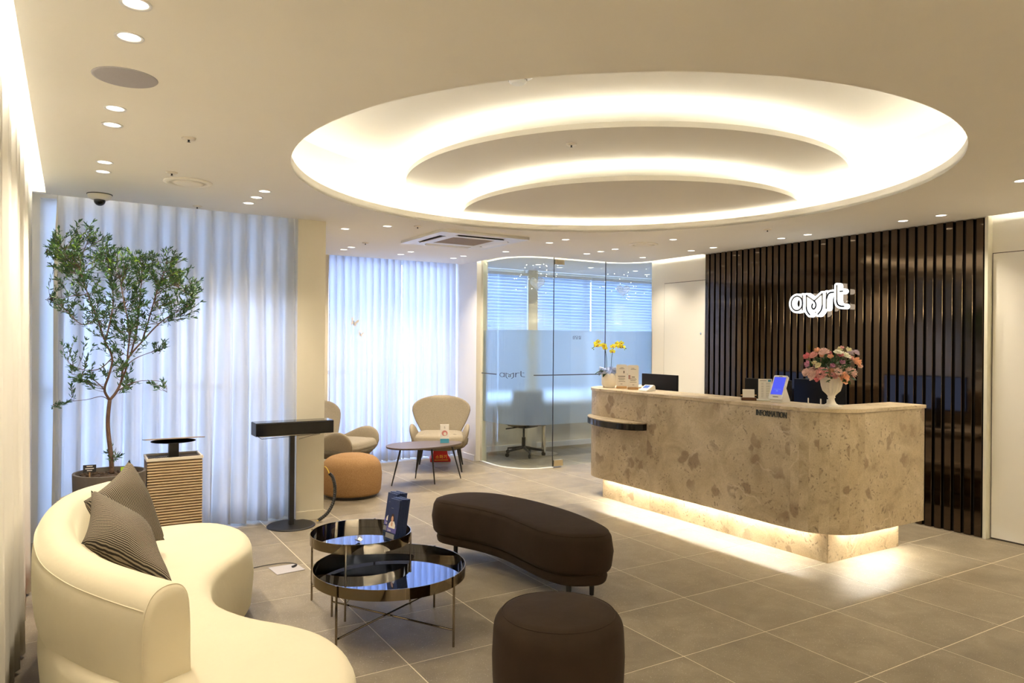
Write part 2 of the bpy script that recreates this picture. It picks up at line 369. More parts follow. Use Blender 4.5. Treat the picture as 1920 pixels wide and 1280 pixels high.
def cushion(bm, pts, z0, z1, rb, rt, crown=.0, bulge=.0, steps=5):
    # closed smooth outline (CCW) swept as a soft upholstered block
    a = sum(pts[i][0]*pts[(i+1) % len(pts)][1]-pts[(i+1) % len(pts)][0]*pts[i][1] for i in range(len(pts)))
    if a < 0: pts = pts[::-1]
    P = spline(pts, 96); Nn = normals2(P); prof = []
    prof.append((-rb-.02, z0))
    for i in range(steps+1):
        t = pi/2*i/steps; prof.append((-rb*(1-sin(t)), z0+rb*(1-cos(t))))
    prof.append((bulge, (z0+z1)/2))
    for i in range(steps+1):
        t = pi/2*i/steps; prof.append((-rt*(1-cos(t)), z1-rt*(1-sin(t))))
    prof += [(-rt-.02, z1+crown*.3), (-rt-.06, z1+crown*.8)]
    rings = [[bm.verts.new((p[0]+n.x*o, p[1]+n.y*o, z)) for p, n in zip(P, Nn)] for o, z in prof]
    k = len(P)
    for a in range(len(rings)-1):
        for i in range(k): bm.faces.new((rings[a][i], rings[a][(i+1) % k], rings[a+1][(i+1) % k], rings[a+1][i]))
    bm.faces.new(rings[0][::-1]); f = bm.faces.new(rings[-1])
    bmesh.ops.triangulate(bm, faces=[f, bm.faces[-2]] if False else [f])
def grid(bm, P, closed_u=False, mi=0, uv=None):
    V = [[bm.verts.new(p) for p in row] for row in P]; nu = len(V[0])
    L = (bm.loops.layers.uv.get('UVMap') or bm.loops.layers.uv.new('UVMap')) if uv else None
    for a in range(len(V)-1):
        for i in range(nu if closed_u else nu-1):
            j = (i+1) % nu
            f = bm.faces.new((V[a][i], V[a][j], V[a+1][j], V[a+1][i])); f.material_index = mi
            if L:
                for l, (r, c) in zip(f.loops, ((a, i), (a, i+1), (a+1, i+1), (a+1, i))): l[L].uv = (c/(nu-1)*uv[0], r/(len(V)-1)*uv[1])
    return V
def solid(bm, pts2, normal_axis, d0, d1, mi=0):
    # extrude a 2D outline along an axis: pts (a,b) -> 'x': (d,a,b)  'y': (a,d,b)
    mk = {'x': lambda d, a, b: (d, a, b), 'y': lambda d, a, b: (a, d, b), 'z': lambda d, a, b: (a, b, d)}[normal_axis]
    A = [bm.verts.new(mk(d0, a, b)) for a, b in pts2]; Bv = [bm.verts.new(mk(d1, a, b)) for a, b in pts2]; n = len(A)
    bm.faces.new(A[::-1]).material_index = mi; bm.faces.new(Bv).material_index = mi
    for i in range(n): bm.faces.new((A[i], A[(i+1) % n], Bv[(i+1) % n], Bv[i])).material_index = mi
def curve2mesh(splines, extrude, text=None, size=1, bevel=0):
    # 2D filled curve (holes by inner splines) or text, converted to a bmesh in its own XY plane
    if text is not None:
        cu = bpy.data.curves.new('t', 'FONT'); cu.body = text; cu.size = size; cu.align_x = 'CENTER'; cu.align_y = 'CENTER'
    else:
        cu = bpy.data.curves.new('c', 'CURVE'); cu.dimensions = '2D'; cu.fill_mode = 'BOTH'
        for s in splines:
            sp = cu.splines.new('POLY'); sp.points.add(len(s)-1); sp.use_cyclic_u = True
            for p, q in zip(sp.points, s): p.co = (q[0], q[1], 0, 1)
    cu.extrude = extrude
    o = bpy.data.objects.new('tmp', cu); link(o)
    bpy.context.view_layer.update()
    ev = o.evaluated_get(bpy.context.evaluated_depsgraph_get()); me = bpy.data.meshes.new_from_object(ev)
    bm = BM(); bm.from_mesh(me); bpy.data.meshes.remove(me); bpy.data.objects.remove(o); bpy.data.curves.remove(cu)
    return bm
def xf(bm, mtx):
    bmesh.ops.transform(bm, matrix=mtx, verts=bm.verts); return bm
def circ(cx, cy, r, n=32): return [(cx+r*cos(2*pi*i/n), cy+r*sin(2*pi*i/n)) for i in range(n)]
def ribbon(strokes, wd, n=6):
    # flat strokes with round ends and joints in a 2D plane -> bmesh in XY
    bm = BM()
    for s in strokes:
        pts = [Vector(p) for p in s]
        for a, b in zip(pts, pts[1:]):
            d = (b-a)
            if d.length < 1e-6: continue
            d.normalize(); nn = Vector((-d.y, d.x))*wd/2
            bm.faces.new([bm.verts.new((*p, 0)) for p in (a-nn, b-nn, b+nn, a+nn)])
        for p in pts:
            bm.faces.new([bm.verts.new((p.x+wd/2*cos(2*pi*i/12), p.y+wd/2*sin(2*pi*i/12), 0)) for i in range(12)])
    return bm
def stroke_solid(strokes, wd, depth):
    bm = BM()
    for s in strokes:
        pts = [Vector(p) for p in s]
        for a, b in zip(pts, pts[1:]):
            d = (b-a)
            if d.length < 1e-6: continue
            d.normalize(); nn = Vector((-d.y, d.x))*wd/2
            prism(bm, [tuple(p) for p in (a-nn, b-nn, b+nn, a+nn)], 0, depth)
        for p in pts: prism(bm, circ(p.x, p.y, wd/2, 12), 0, depth)
    return bm
def copytree(o, parent=None):
    c = o.copy(); COL.objects.link(c)
    if parent is not None: c.parent = parent
    for ch in [x for x in o.children]: copytree(ch, c)
    return c
# ------------------------------------------------------------------ structure
HX, HY, HR = 3.013, 3.719, 2.0
TOP = C+.45
def struct(name, bm, m, parent=None, **k):
    o = obj(name, bm, m, parent, **k)
    if parent is None: o['kind'] = 'structure'
    return o
G = spline([(4.54, 8.2), (4.53, 7.95), (4.53, 7.75), (4.57, 7.56), (4.70, 7.38), (4.88, 7.31), (5.068, 7.30)], 60, False)
G2 = [Vector((5.068, 7.30)), Vector((5.878, 7.30))]
G3 = spline([(5.878, 7.30), (6.03, 7.26), (6.17, 7.15), (6.26, 7.0), (6.285, 6.88)], 40, False)
GALL = G+G2[1:]+G3[1:]
def offs(path, d):
    return [p+n*d for p, n in zip(path, normals2(path, False))]   # normals point to the lobby side for this direction
SO = offs(GALL, -.075); SI = offs(GALL, .05)
if (SO[30]-Vector((HX, HY))).length > (SI[30]-Vector((HX, HY))).length: SO, SI = offs(GALL, .075), offs(GALL, -.05)
LAMPS = [(.165, 2.512), (.165, 2.80), (.165, 3.70), (.165, 3.99), (.165, 4.86), (.165, 5.14), (1.145, 5.184), (1.145, 5.437), (1.145, 5.70),
 (2.16, 6.50), (2.427, 6.13), (2.64, 7.728), (2.64, 7.98), (3.35, 7.726), (3.35, 8.03), (4.043, 7.737), (4.043, 8.01), (4.243, 7.08), (4.235, 5.90), (4.235, 6.19),
 (5.113, 6.19), (5.113, 6.445), (5.113, 6.70), (5.881, 6.60), (5.11, 5.29), (5.89, 5.81), (5.89, 5.49), (5.91, 4.636), (5.91, 4.339), (5.893, 3.419), (5.893, 3.111), (5.063, 2.187)]
BACKL = [(1.0, -1.2), (2.6, -1.2), (4.2, -1.2), (5.6, -1.2), (5.6, .6), (.165, .3), (.165, .9), (1.6, 1.0)]  # downlights added out of view to give the room more light
ROOML = [(5.3, 8.0), (5.75, 8.15), (6.1, 7.9), (6.9, 7.9), (7.4, 8.2)]
out = [(-.128, -3), (6.22, -3), (6.22, 2.93), (6.33, 2.93), (6.33, 5.96), (6.22, 5.96), (6.22, 6.80)]
out += [tuple(p) for p in SO[::-1]] + [(4.462, 8.57), (1.88, 8.57), (1.88, 6.20), (-.128, 6.17)]
holes = [circ(HX, HY, HR, 128)]+[circ(x, y, .036, 20) for x, y in LAMPS+BACKL]
bm = curve2mesh([out]+holes, .01); xf(bm, Matrix.Translation((0, 0, C+.01)))
ceiling = struct('ceiling', bm, M['ceil'])
# ceiling of the glass room beyond the slot
ro = [tuple(p) for p in SI] + [(6.33, 6.9), (8.3, 6.9), (8.3, 8.78), (4.47, 8.78), (4.47, 8.25)]
bm = curve2mesh([ro]+[circ(x, y, .036, 20) for x, y in ROOML], .01); xf(bm, Matrix.Translation((0, 0, C+.01)))
struct('ceiling', bm, M['ceil'])
bm = BM(); box(bm, -.6, 8.4, -3.1, 9.1, TOP, TOP+.08)
struct('ceiling', bm, M['ceil'])
# round recess wall, upstand of the hole and the two stepped discs
bm = BM(); lathe(bm, [(2.26, 0), (2.30, 0), (2.30, .43), (2.26, .43)], (HX, HY, C+.02), 96, closed=True)
struct('trim_1', bm, M['ceil'], smooth=False)
bm = BM(); lathe(bm, [(2.0, -.018), (2.016, -.018), (2.016, .045), (2.0, .045)], (HX, HY, C+.0185), 128, closed=True)
struct('trim_2', bm, M['ceil'])
def lens(cx, cy_, r, shrink=0):
    ox, oy = (cx+HX)/2, (cy_+HY)/2; pts = []
    for i in range(160):
        a = 2*pi*i/160; d = Vector((cos(a), sin(a))); best = 9
        for X, Y, Rr in ((cx, cy_, r-shrink), (HX, HY, 2.255)):
            f = Vector((ox-X, oy-Y)); b = f.dot(d); c0 = f.dot(f)-Rr*Rr; best = min(best, -b+sqrt(b*b-c0))
        pts.append((ox+d.x*best, oy+d.y*best))
    return pts
D2 = (3.951, 4.755, 1.777, C+.27); D3 = (4.325, 5.085, 1.487, C+.12)
for k, (x, y, r, z) in enumerate((D2, D3)):
    bm = BM(); prism(bm, lens(x, y, r), z, z+.034)
    struct('trim_%d' % (3+k), bm, M['ceil'])
def led_arc(name, cx, cy_, r, z, m, label, clip=True, rr=.010):
    pts = []
    for i in range(241):
        a = 2*pi*i/240+pi/4; p = Vector((cx+r*cos(a), cy_+r*sin(a)))
        if not clip or (p-Vector((HX, HY))).length < 2.2: pts.append((p.x, p.y, z))
    bm = BM(); tube(bm, pts, rr, 6, cap=False)
    tag(obj(name, bm, m), label, 'light')
led_arc('cove_light', HX, HY, 2.10, C+.045, M['led'], 'outermost ring of cove lighting around the oval ceiling opening', False)
led_arc('cove_light', D2[0], D2[1], D2[2]-.10, D2[3]+.046, M['led'], 'cove lighting glowing over the upper stepped ceiling disc')
led_arc('cove_light', D3[0], D3[1], D3[2]-.11, D3[3]+.045, M['led'], 'cove lighting glowing over the lowest stepped ceiling disc')
bm = BM(); tube(bm, [(p.x, p.y, C+.10) for p in offs(GALL, .01)], .008, 6)
tag(obj('cove_light', bm, M['led_c']), 'thin wavy line of light along the top of the curved glass wall', 'light')
for (y0, y1, lab) in ((-2.9, 2.88, 'light strip above the white door right of the slatted wall'), (6.0, 6.78, 'light strip above the white door left of the slatted wall')):
    bm = BM(); tube(bm, [(6.17, y0, C+.05), (6.17, y1, C+.05)], .008, 6); tag(obj('cove_light', bm, M['led_c']), lab, 'light')
bm = BM(); box(bm, -.152, -.132, -2.8, 6.05, C+.03, C+.042)
tag(obj('cove_light', bm, M['led_p']), 'bright light strip in the curtain pocket along the left wall', 'light')
bm = BM(); box(bm, -.156, -.128, -3, 6.1, C+.0, C+.025); struct('trim_5', bm, M['ceil'])
bm = BM(); box(bm, -.45, -.128, 6.1, 6.17, C, TOP); struct('trim_6', bm, M['wall'])
bm = BM(); box(bm, -.45, 1.88, 6.17, 6.62, C+.16, C+.2); struct('trim_7', bm, M['wall'])
bm = BM(); box(bm, 1.88, 4.46, 8.57, 8.9, C+.16, C+.2); struct('trim_8', bm, M['wall'])
# unseen lit ledges behind the camera, added to brighten the ceiling
bm = BM(); box(bm, -.4, 6.3, -3.0, -2.84, 2.0, 2.03); box(bm, -.4, 6.3, -2.86, -2.84, 2.03, 2.06); box(bm, 6.16, 6.3, -2.84, 1.3, 2.0, 2.03); box(bm, 6.16, 6.18, -2.84, 1.3, 2.03, 2.06); struct('trim_11', bm, M['wall'])
bm = BM(); box(bm, -.3, 6.2, -2.93, -2.90, 2.031, 2.04); tag(obj('cove_light', bm, M['led_u']), 'added light strip on the unseen wall ledge behind the camera', 'light')
bm = BM(); box(bm, 6.22, 6.25, -2.8, 1.25, 2.031, 2.04); tag(obj('cove_light', bm, M['led_u']), 'added light strip on the unseen right wall ledge outside the picture', 'light')
# floor slab with single tiles laid on it
bm = BM(); box(bm, -.6, 8.4, -3.1, 9.1, -.12, -.0009); floor = struct('floor', bm, M['grout'])
TX, TY = 2.5883, 2.5818
tile_me = None; g = .0030
for i in range(-6, 10):
    for j in range(-10, 11):
        x0, x1, y0, y1 = TX+.6*i+g, TX+.6*(i+1)-g, TY+.6*j+g, TY+.6*(j+1)-g
        if x0 > 6.3 and y1 < 6.85: continue
        cx0, cx1, cy0, cy1 = max(x0, -.44), min(x1, 8.25), max(y0, -2.98), min(y1, 8.79)
        if cx1-cx0 < .03 or cy1-cy0 < .03: continue
        full = abs((cx1-cx0)-(x1-x0)) < 1e-6 and abs((cy1-cy0)-(y1-y0)) < 1e-6
        if x1 > 6.3 and y1 < 6.85: cx1 = min(cx1, 6.305); full = False
        if full and tile_me:
            o = bpy.data.objects.new('tile', tile_me); link(o); o.parent = floor; o.location = ((x0+x1)/2, (y0+y1)/2, -.0015)
        else:
            bm = BM(); box(bm, cx0, cx1, cy0, cy1, -.00085, 0)
            o = obj('tile', bm, M['tile'], floor, origin=((x0+x1)/2, (y0+y1)/2, -.0015))
            if full: tile_me = o.data
print('tiles', len(floor.children))
# walls
bm = BM(); box(bm, -.6, -.45, -3.1, 6.7, 0, TOP+.08); struct('wall_left', bm, M['wall'])
bm = BM(); box(bm, -.45, 6.5, -3.1, -3, 0, TOP+.08); struct('wall_front', bm, M['wall'])
def framed(bm, x0, x1, y0, y1, z0, z1, ox0, ox1, oz0, oz1):
    if ox0 > x0: box(bm, x0, ox0, y0, y1, z0, z1)
    if x1 > ox1: box(bm, ox1, x1, y0, y1, z0, z1)
    if oz0 > z0: box(bm, ox0, ox1, y0, y1, z0, oz0)
    if z1 > oz1: box(bm, ox0, ox1, y0, y1, oz1, z1)
bm = BM(); framed(bm, -.45, 1.65, 6.50, 6.62, 0, TOP+.08, -.20, 1.60, .03, 2.60); struct('wall_window', bm, M['wall'])
bm = BM(); framed(bm, 1.65, 4.48, 8.90, 9.02, 0, TOP+.08, 2.665, 4.45, .03, 2.60); struct('wall_far', bm, M['wall'])
bm = BM(); framed(bm, 4.48, 8.3, 8.80, 8.92, 0, TOP+.08, 4.62, 8.15, .69, 2.52)
struct('wall_room', bm, M['pillar'])
bm = BM(); box(bm, 2.45, 2.66, 8.60, 8.9, 0, TOP)
struct('wall_corner', bm, M['pillar'])
bm = BM(); box(bm, 1.65, 1.89, 6.20, 8.9, 0, TOP, 0); pil = struct('wall_pillar', bm, M['pillar'], bevel=.002)
bm = BM(); box(bm, 4.48, 4.53, 8.17, 8.8, 0, TOP); box(bm, 4.465, 4.48, 8.17, 8.9, 0, TOP); struct('wall_niche', bm, M['wall'])
bm = BM(); box(bm, 6.305, 6.5, -3.1, 6.9, 0, TOP+.08); wr = struct('wall_right', bm, M['wall'])
bm = BM(); box(bm, 6.5, 8.3, 6.8, 6.9, 0, TOP+.08); box(bm, 8.25, 8.4, 6.8, 9.02, 0, TOP+.08); struct('wall_room_side', bm, M['wall'])
# baseboards
bm = BM(); box(bm, 1.648, 1.892, 6.192, 6.2, 0, .075); struct('baseboard_pillar', bm, M['pillar'])
bm = BM(); box(bm, 4.457, 4.465, 8.2, 8.9, 0, .075); struct('baseboard_niche', bm, M['white'])
bm = BM(); box(bm, 4.53, 8.25, 8.785, 8.8, 0, .075); struct('baseboard_room', bm, M['white'])
# window frames and panes
def window(name, x0, x1, y, z0, z1, muls, trans, w_=.05):
    bm = BM(); framed(bm, x0, x1, y-.03, y+.03, z0, z1, x0+w_, x1-w_, z0+w_, z1-w_)
    for m_ in muls: box(bm, m_-w_/2, m_+w_/2, y-.025, y+.025, z0+w_, z1-w_)
    for t_ in trans: box(bm, x0+w_, x1-w_, y-.024, y+.024, t_-w_/2, t_+w_/2)
    o = struct(name, bm, M['white'])
    xs = [x0]+muls+[x1]; zs = [z0]+trans+[z1]
    for a, b in zip(xs, xs[1:]):
        for c, d in zip(zs, zs[1:]):
            bm = BM(); box(bm, a+w_/2, b-w_/2, y-.004, y+.004, c+w_/2, d-w_/2); obj('pane', bm, M['winglass'], o)
    return o
window('window_1', -.20, 1.60, 6.57, .03, 2.60, [-.06, .40, 1.0], [1.14])
window('window_2', 2.665, 4.45, 8.96, .03, 2.60, [3.15, 3.63], [1.14])
window('window_3', 4.62, 8.15, 8.87, .69, 2.52, [5.69, 6.74], [])
bm = BM(); box(bm, 5.60, 5.76, 8.70, 8.8, 0, C); struct('trim_9', bm, M['pillar'])
bm = BM(); box(bm, 4.53, 8.25, 8.62, 8.8, .655, .69); struct('trim_10', bm, M['white'])
# roller blind over the top of the near window
bm = BM(); box(bm, -.05, 1.58, 6.47, 6.475, 1.86, 2.58)
tag(obj('roller_blind', bm, M['rollerm']), 'pale roller blind half lowered behind the sheer curtain by the tree', 'blind')
bm = BM(); box(bm, -.20, -.035, 6.47, 6.475, .03, 2.58)  # added strip that dims the bare glass left of the curtain
tag(obj('roller_blind', bm, M['rollerm']), 'narrow pale blind strip added to dim the left end of the near window', 'blind')
# blinds in the glass room
def blind(x0, x1, z0, label):
    t = thing('venetian_blind', label, 'blind', ((x0+x1)/2, 8.72, z0), 0, 'blinds in the glass room')
    bm = BM(); box(bm, x0, x1, 8.70, 8.75, 2.49, 2.53); obj('headrail', bm, M['white'], t)
    bm = BM(); z = 2.475; k = 0
    while z > z0+.03:
        mt = Matrix.Translation(((x0+x1)/2, 8.725, z)) @ Matrix.Rotation(R_(74), 4, 'X')
        boxm(bm, mt, x1-x0-.01, .045, .0015); z -= .044
    obj('slat', bm, M['blindm'], t, kind='stuff')
    bm = BM(); box(bm, x0, x1, 8.715, 8.735, z0, z0+.018); obj('bottom_rail', bm, M['white'], t)
blind(4.63, 5.598, .78, 'horizontal slatted blind left of the column in the glass room')
blind(5.77, 6.735, .78, 'horizontal slatted blind right of the column in the glass room')
blind(6.745, 8.1, .78, 'rightmost horizontal slatted blind in the glass room')
# slatted feature wall
bm = BM(); box(bm, 6.285, 6.305, 2.95, 5.96, .0, C-.002); obj('backing_panel', bm, M['slatback'], wr)
bm = BM(); box(bm, 6.235, 6.305, 2.925, 2.95, 0, C-.001); obj('edge_trim', bm, M['cream_metal'], wr)
NS = 38; pitch = (5.955-2.955)/NS; sme = None
for k in range(NS):
    yc = 2.955+pitch*(k+.5)
    if sme is None:
        bm = BM(); hw = .0275
        solid(bm, [(6.285, yc-hw), (6.285, yc+hw), (6.252, yc+hw), (6.249, yc+hw-.003), (6.249, yc-hw+.003), (6.252, yc-hw)][::-1], 'z', .004, C-.003)
        o = obj('slat', bm, M['slat'], wr, origin=(6.27, yc, C/2)); sme = o.data
    else:
        o = bpy.data.objects.new('slat', sme); link(o); o.parent = wr; o.location = (6.27, yc, C/2)
# flush white doors either side of it
def flush_door(name, y0, y1, knob):
    bm = BM(); box(bm, 6.296, 6.305, y0, y1, .012, 2.28); d = struct(name, bm, M['door'])
    bm = BM(); box(bm, 6.3, 6.306, y0-.006, y0, 0, 2.286); box(bm, 6.3, 6.306, y1, y1+.006, 0, 2.286); box(bm, 6.3, 6.306, y0, y1, 2.28, 2.286); box(bm, 6.3, 6.306, y0, y1, 0, .012)
    obj('shadow_gap', bm, M['seam'], d)
    if knob:
        bm = BM(); lathe(bm, [(0, 0), (.012, 0), (.012, .004), (0, .004)], (0, 0, 0), 14); xf(bm, Matrix.Translation((6.296, knob, 1.66)) @ Matrix.Rotation(-pi/2, 4, 'Y')); obj('peephole', bm, M['steel'], d)
flush_door('door_1', 5.98, 6.66, 6.05)
flush_door('door_2', 1.95, 2.915, None)
# ------------------------------------------------------------------ curved glass wall
gw = thing('glass_partition', 'curved frameless glass wall of the consulting room with frosted band', 'glass wall', (4.9, 7.4, 0))
def ribbonsolid(path, d0, d1, z0, z1):
    bm = BM(); a = offs(path, d0); b = offs(path, d1)
    n = len(path); V = [[bm.verts.new((p.x, p.y, z)) for p in q] for q, z in ((a, z0), (b, z0), (b, z1), (a, z1))]
    for k in range(4):
        A, B2 = V[k], V[(k+1) % 4]
        for i in range(n-1): bm.faces.new((A[i], A[i+1], B2[i+1], B2[i]))
    for i in (0, n-1): bm.faces.new([V[k][i] for k in range(4)])
    bmesh.ops.recalc_face_normals(bm, faces=bm.faces); return bm
def trimpath(path, a, b):     # cut small gaps at both ends
    return path[a:len(path)-b if b else None]
lob = 1 if (offs(GALL, .1)[30]-Vector((HX, HY))).length < (offs(GALL, -.1)[30]-Vector((HX, HY))).length else -1   # sign of the lobby side
for path, lab in ((G, 'curved left glass panel'), ([Vector((5.074, 7.3)), Vector((5.872, 7.3))], 'glass door leaf'), (G3[1:], 'curved right glass panel')):
    nm = 'door' if 'door' in lab else 'glass_panel'
    obj(nm, ribbonsolid(path, -.005, .005, .012, C+.02), M['glass'], gw, label=lab)
    obj('frosted_film', ribbonsolid(path, -lob*.008, -lob*.0105, .531, 1.69), M['frost'], gw)
for p in (G[-1], G2[1]):
    bm = BM(); box(bm, p.x-.0016, p.x+.0016, 7.293, 7.307, .012, C+.02); obj('joint', bm, M['dark'], gw)
obj('floor_track', ribbonsolid(G, -.012, .02, .0005, .012), M['white'], gw)
for z0, z1 in ((.02, .095), (C-.075, C-.01)):
    bm = BM(); box(bm, 5.075, 5.21, 7.275, 7.325, z0, z1); obj('patch_fitting', bm, M['gold'], gw, bevel=.003)
bm = BM(); box(bm, 4.53, 4.60, 8.12, 8.20, 0, C+.02); obj('frame_post', bm, M['cream_metal'], gw, bevel=.002)
# arc length along the glass
L_ = [0]
for a, b in zip(GALL, GALL[1:]): L_.append(L_[-1]+(b-a).length)
def onG(s, z, d=.008):
    for i in range(len(GALL)-1):
        if L_[i+1] >= s: break
    t = (s-L_[i])/(L_[i+1]-L_[i]); p = GALL[i].lerp(GALL[i+1], t); n = normals2(GALL, False)[i]*lob
    return Vector((p.x+n.x*d, p.y+n.y*d, z))
def seg(s0, s1):
    return [Vector(onG(s0+(s1-s0)*k/24, 0, 0)[:2]) for k in range(25)]
for s0, s1 in ((.03, .45), (.98, L_[-1]-.25)):
    bm = ribbonsolid(seg(s0, s1), lob*.006, lob*.0075, 1.134, 1.146); obj('marking_line', bm, M['amrt_dark'], gw)
# house mark strokes, shared by the sticker and the wall sign (units: mark space, x right, y up)
def ell(cx, cy_, rx, ry, a0=0, a1=360, n=20): return [(cx+rx*cos(R_(a0+(a1-a0)*i/n)), cy_+ry*sin(R_(a0+(a1-a0)*i/n))) for i in range(n+1)]
MARK = [ell(430, -610, 122, 148), [(548, -460), (548, -745)],
        [(632, -460), (630, -700)] + [tuple(p) for p in spline([(630, -700), (645, -765), (670, -810), (702, -850)], 12, False)],
        [(632, -460), (790, -575)] + [tuple(p) for p in spline([(790, -575), (822, -620), (828, -680), (808, -725), (780, -738), (752, -715), (748, -670), (760, -638)], 28, False)],
        [(798, -572), (955, -440), (958, -680)] + [tuple(p) for p in spline([(958, -680), (945, -745), (915, -800), (873, -845)], 12, False)],
        [(1040, -430), (1040, -735)], [tuple(p) for p in spline([(1045, -540), (1068, -470), (1110, -432), (1180, -425)], 15, False)],
        [(1243, -300), (1243, -600)] + [tuple(p) for p in spline([(1243, -600), (1262, -665), (1310, -700), (1378, -710)], 12, False)], [(1308, -415), (1352, -415)]]
bm = ribbon(MARK, 32)
for v in bm.verts:
    s = .52+(v.co.x-300)/1100*.36; v.co = onG(s, 1.14+(v.co.y+590)/2063*.34, .0085)
obj('lettering', bm, M['amrt_dark'], gw)
bm = curve2mesh(None, .0005, '상담실', .05); xf(bm, Matrix.Translation((5.42, 7.2935, 1.602)) @ Matrix.Rotation(pi/2, 4, 'X'))
obj('lettering', bm, M['amrt_dark'], gw)
# ------------------------------------------------------------------ ceiling fixtures
def downlight(x, y, label, energy, group='recessed downlights'):
    t = thing('downlight', label, 'downlight', (x, y, C), 0, group)
    t2 = DL.get('k')
    if t2 is None:
        bm = BM(); lathe(bm, [(.036, -.001), (.047, -.003), (.047, 0), (.036, .0)], (x, y, C), 24, closed=True); a = obj('trim_ring', bm, M['white'], t, smooth=True)
        bm = BM(); lathe(bm, [(.0355, 0), (.028, .032)], (x, y, C), 24); b = obj('reflector', bm, M['white'], t, smooth=True)
        bm = BM(); lathe(bm, [(0, .027), (.0285, .028), (.0285, .034), (0, .034)], (x, y, C), 24); c = obj('lens', bm, M['lamp'], t)
        DL['k'] = (a, b, c)
    else:
        for q in t2: n = q.copy(); link(n); n.parent = t
    ld = DLIGHT.get(energy)
    if ld is None:
        ld = bpy.data.lights.new('spot', 'SPOT'); ld.energy = energy; ld.color = (1, .86, .66); ld.spot_size = R_(110); ld.spot_blend = .8; ld.shadow_soft_size = .03; DLIGHT[energy] = ld
    lo = bpy.data.objects.new('spot', ld); link(lo); lo.parent = t; lo.location = (0, 0, .02)
    return t
DL = {}; DLIGHT = {}
ED = 9*K_DOWN
lab = ['nearest downlight along the left curtain, cut by the top edge', 'second downlight along the left curtain, above the ceiling speaker',
 'front downlight of the middle pair along the left curtain', 'rear downlight of the middle pair along the left curtain', 'front downlight of the far pair above the small tree', 'rear downlight of the far pair above the small tree',
 'nearest of three downlights in front of the window curtain', 'middle of three downlights in front of the window curtain', 'farthest of three downlights in front of the window curtain',
 'downlight just right of the beige pillar', 'downlight between the pillar and the air conditioner', 'front downlight of the left pair in the armchair alcove', 'rear downlight of the left pair in the armchair alcove',
 'front downlight of the middle pair in the armchair alcove', 'rear downlight of the middle pair in the armchair alcove', 'front downlight of the right pair in the armchair alcove', 'rear downlight of the right pair in the armchair alcove',
 'downlight right of the air conditioner near the glass wall', 'front downlight of the pair left of the round air vent', 'rear downlight of the pair left of the round air vent',
 'nearest of three diagonal downlights before the glass wall', 'middle of three diagonal downlights before the glass wall', 'farthest of three diagonal downlights before the glass wall', 'downlight above the left end of the desk near the door',
 'downlight just right of the round air vent', 'rear downlight of the left pair along the slatted wall', 'front downlight of the left pair along the slatted wall', 'rear downlight of the middle pair along the slatted wall', 'front downlight of the middle pair along the slatted wall',
 'rear downlight of the right pair along the slatted wall', 'front downlight of the right pair along the slatted wall', 'downlight at the right edge beyond the oval recess']
for (x, y), l in zip(LAMPS, lab): downlight(x, y, l, ED)
for k, (x, y) in enumerate(BACKL): downlight(x, y, ['first', 'second', 'third', 'fourth'][k % 4]+(' added downlight of the row farthest behind the camera' if k < 4 else ' added downlight of the nearer scattered group behind the camera'), ED, 'added downlights behind the camera')
for k, (x, y) in enumerate(ROOML): downlight(x, y, ['left', 'second', 'third', 'fourth', 'right'][k]+' downlight inside the glass consulting room', ED*.6, 'downlights in the glass room')
def sprinkler(x, y, z, label, kind='sprinkler'):
    t = thing('sprinkler', label, 'sprinkler', (x, y, z), 0, 'ceiling sprinklers')
    bm = BM(); lathe(bm, [(0, 0), (.035, 0), (.033, -.006), (.014, -.009), (0, -.009)], (x, y, z), 20); obj('rosette', bm, M['offwhite'], t, smooth=True)
    bm = BM(); lathe(bm, [(0, -.008), (.006, -.009), (.004, -.018), (.009, -.020), (0, -.022)], (x, y, z), 12); obj('nozzle', bm, M['dark'], t)
for x, y, z, l in [(.512, 4.036, C, 'sprinkler between the left downlights and the oval recess'), (.529, 4.919, C, 'sprinkler just in front of the round air diffuser'), (.832, 6.05, C, 'sprinkler by the top of the window curtain'),
   (2.655, 5.976, C, 'sprinkler left of the air conditioner'), (5.349, 4.344, C, 'sprinkler between the oval recess and slatted wall'), (2.645, 7.295, C, 'sprinkler in the armchair alcove ceiling'), (2.80, 3.845, D2[3], 'sprinkler on the upper stepped disc of the oval recess')]: sprinkler(x, y, z, l)
t = thing('smoke_detector', 'white round smoke detector inside the near edge of the oval recess', 'smoke detector', (2.108, 3.404, TOP))
bm = BM(); lathe(bm, [(0, 0), (.085, 0), (.085, -.012), (.05, -.018), (0, -.018)], (2.108, 3.404, TOP), 28); obj('base', bm, M['white'], t, smooth=True)
bm = BM(); lathe(bm, [(.05, -.018), (.05, -.042), (.036, -.052), (0, -.054)], (2.108, 3.404, TOP), 28); obj('sensor_head', bm, M['white'], t)
bm = BM()
for k in range(10): boxm(bm, Matrix.Translation((2.108, 3.404, TOP-.031)) @ Matrix.Rotation(2*pi*k/10, 4, 'Z') @ Matrix.Translation((.05, 0, 0)), .004, .016, .009)
obj('sensor_slot', bm, M['dark'], t, kind='stuff')
def round_vent(x, y, r, label):
    t = thing('air_diffuser', label, 'air vent', (x, y, C), 0)
    bm = BM(); lathe(bm, [(r, 0), (r, -.006), (r*.80, -.012), (r*.74, -.004), (r*.74, 0)], (x, y, C), 40, closed=True); obj('outer_ring', bm, M['ceil'], t, smooth=True)
    bm = BM(); lathe(bm, [(0, -.001), (r*.745, -.001), (r*.745, -.0005), (0, -.0005)], (x, y, C), 40); obj('throat', bm, M['offwhite'], t)
    bm = BM(); lathe(bm, [(0, -.018), (r*.5, -.016), (r*.64, -.008), (r*.62, -.004), (0, -.004)], (x, y, C), 40); obj('centre_disc', bm, M['ceil'], t, smooth=True)
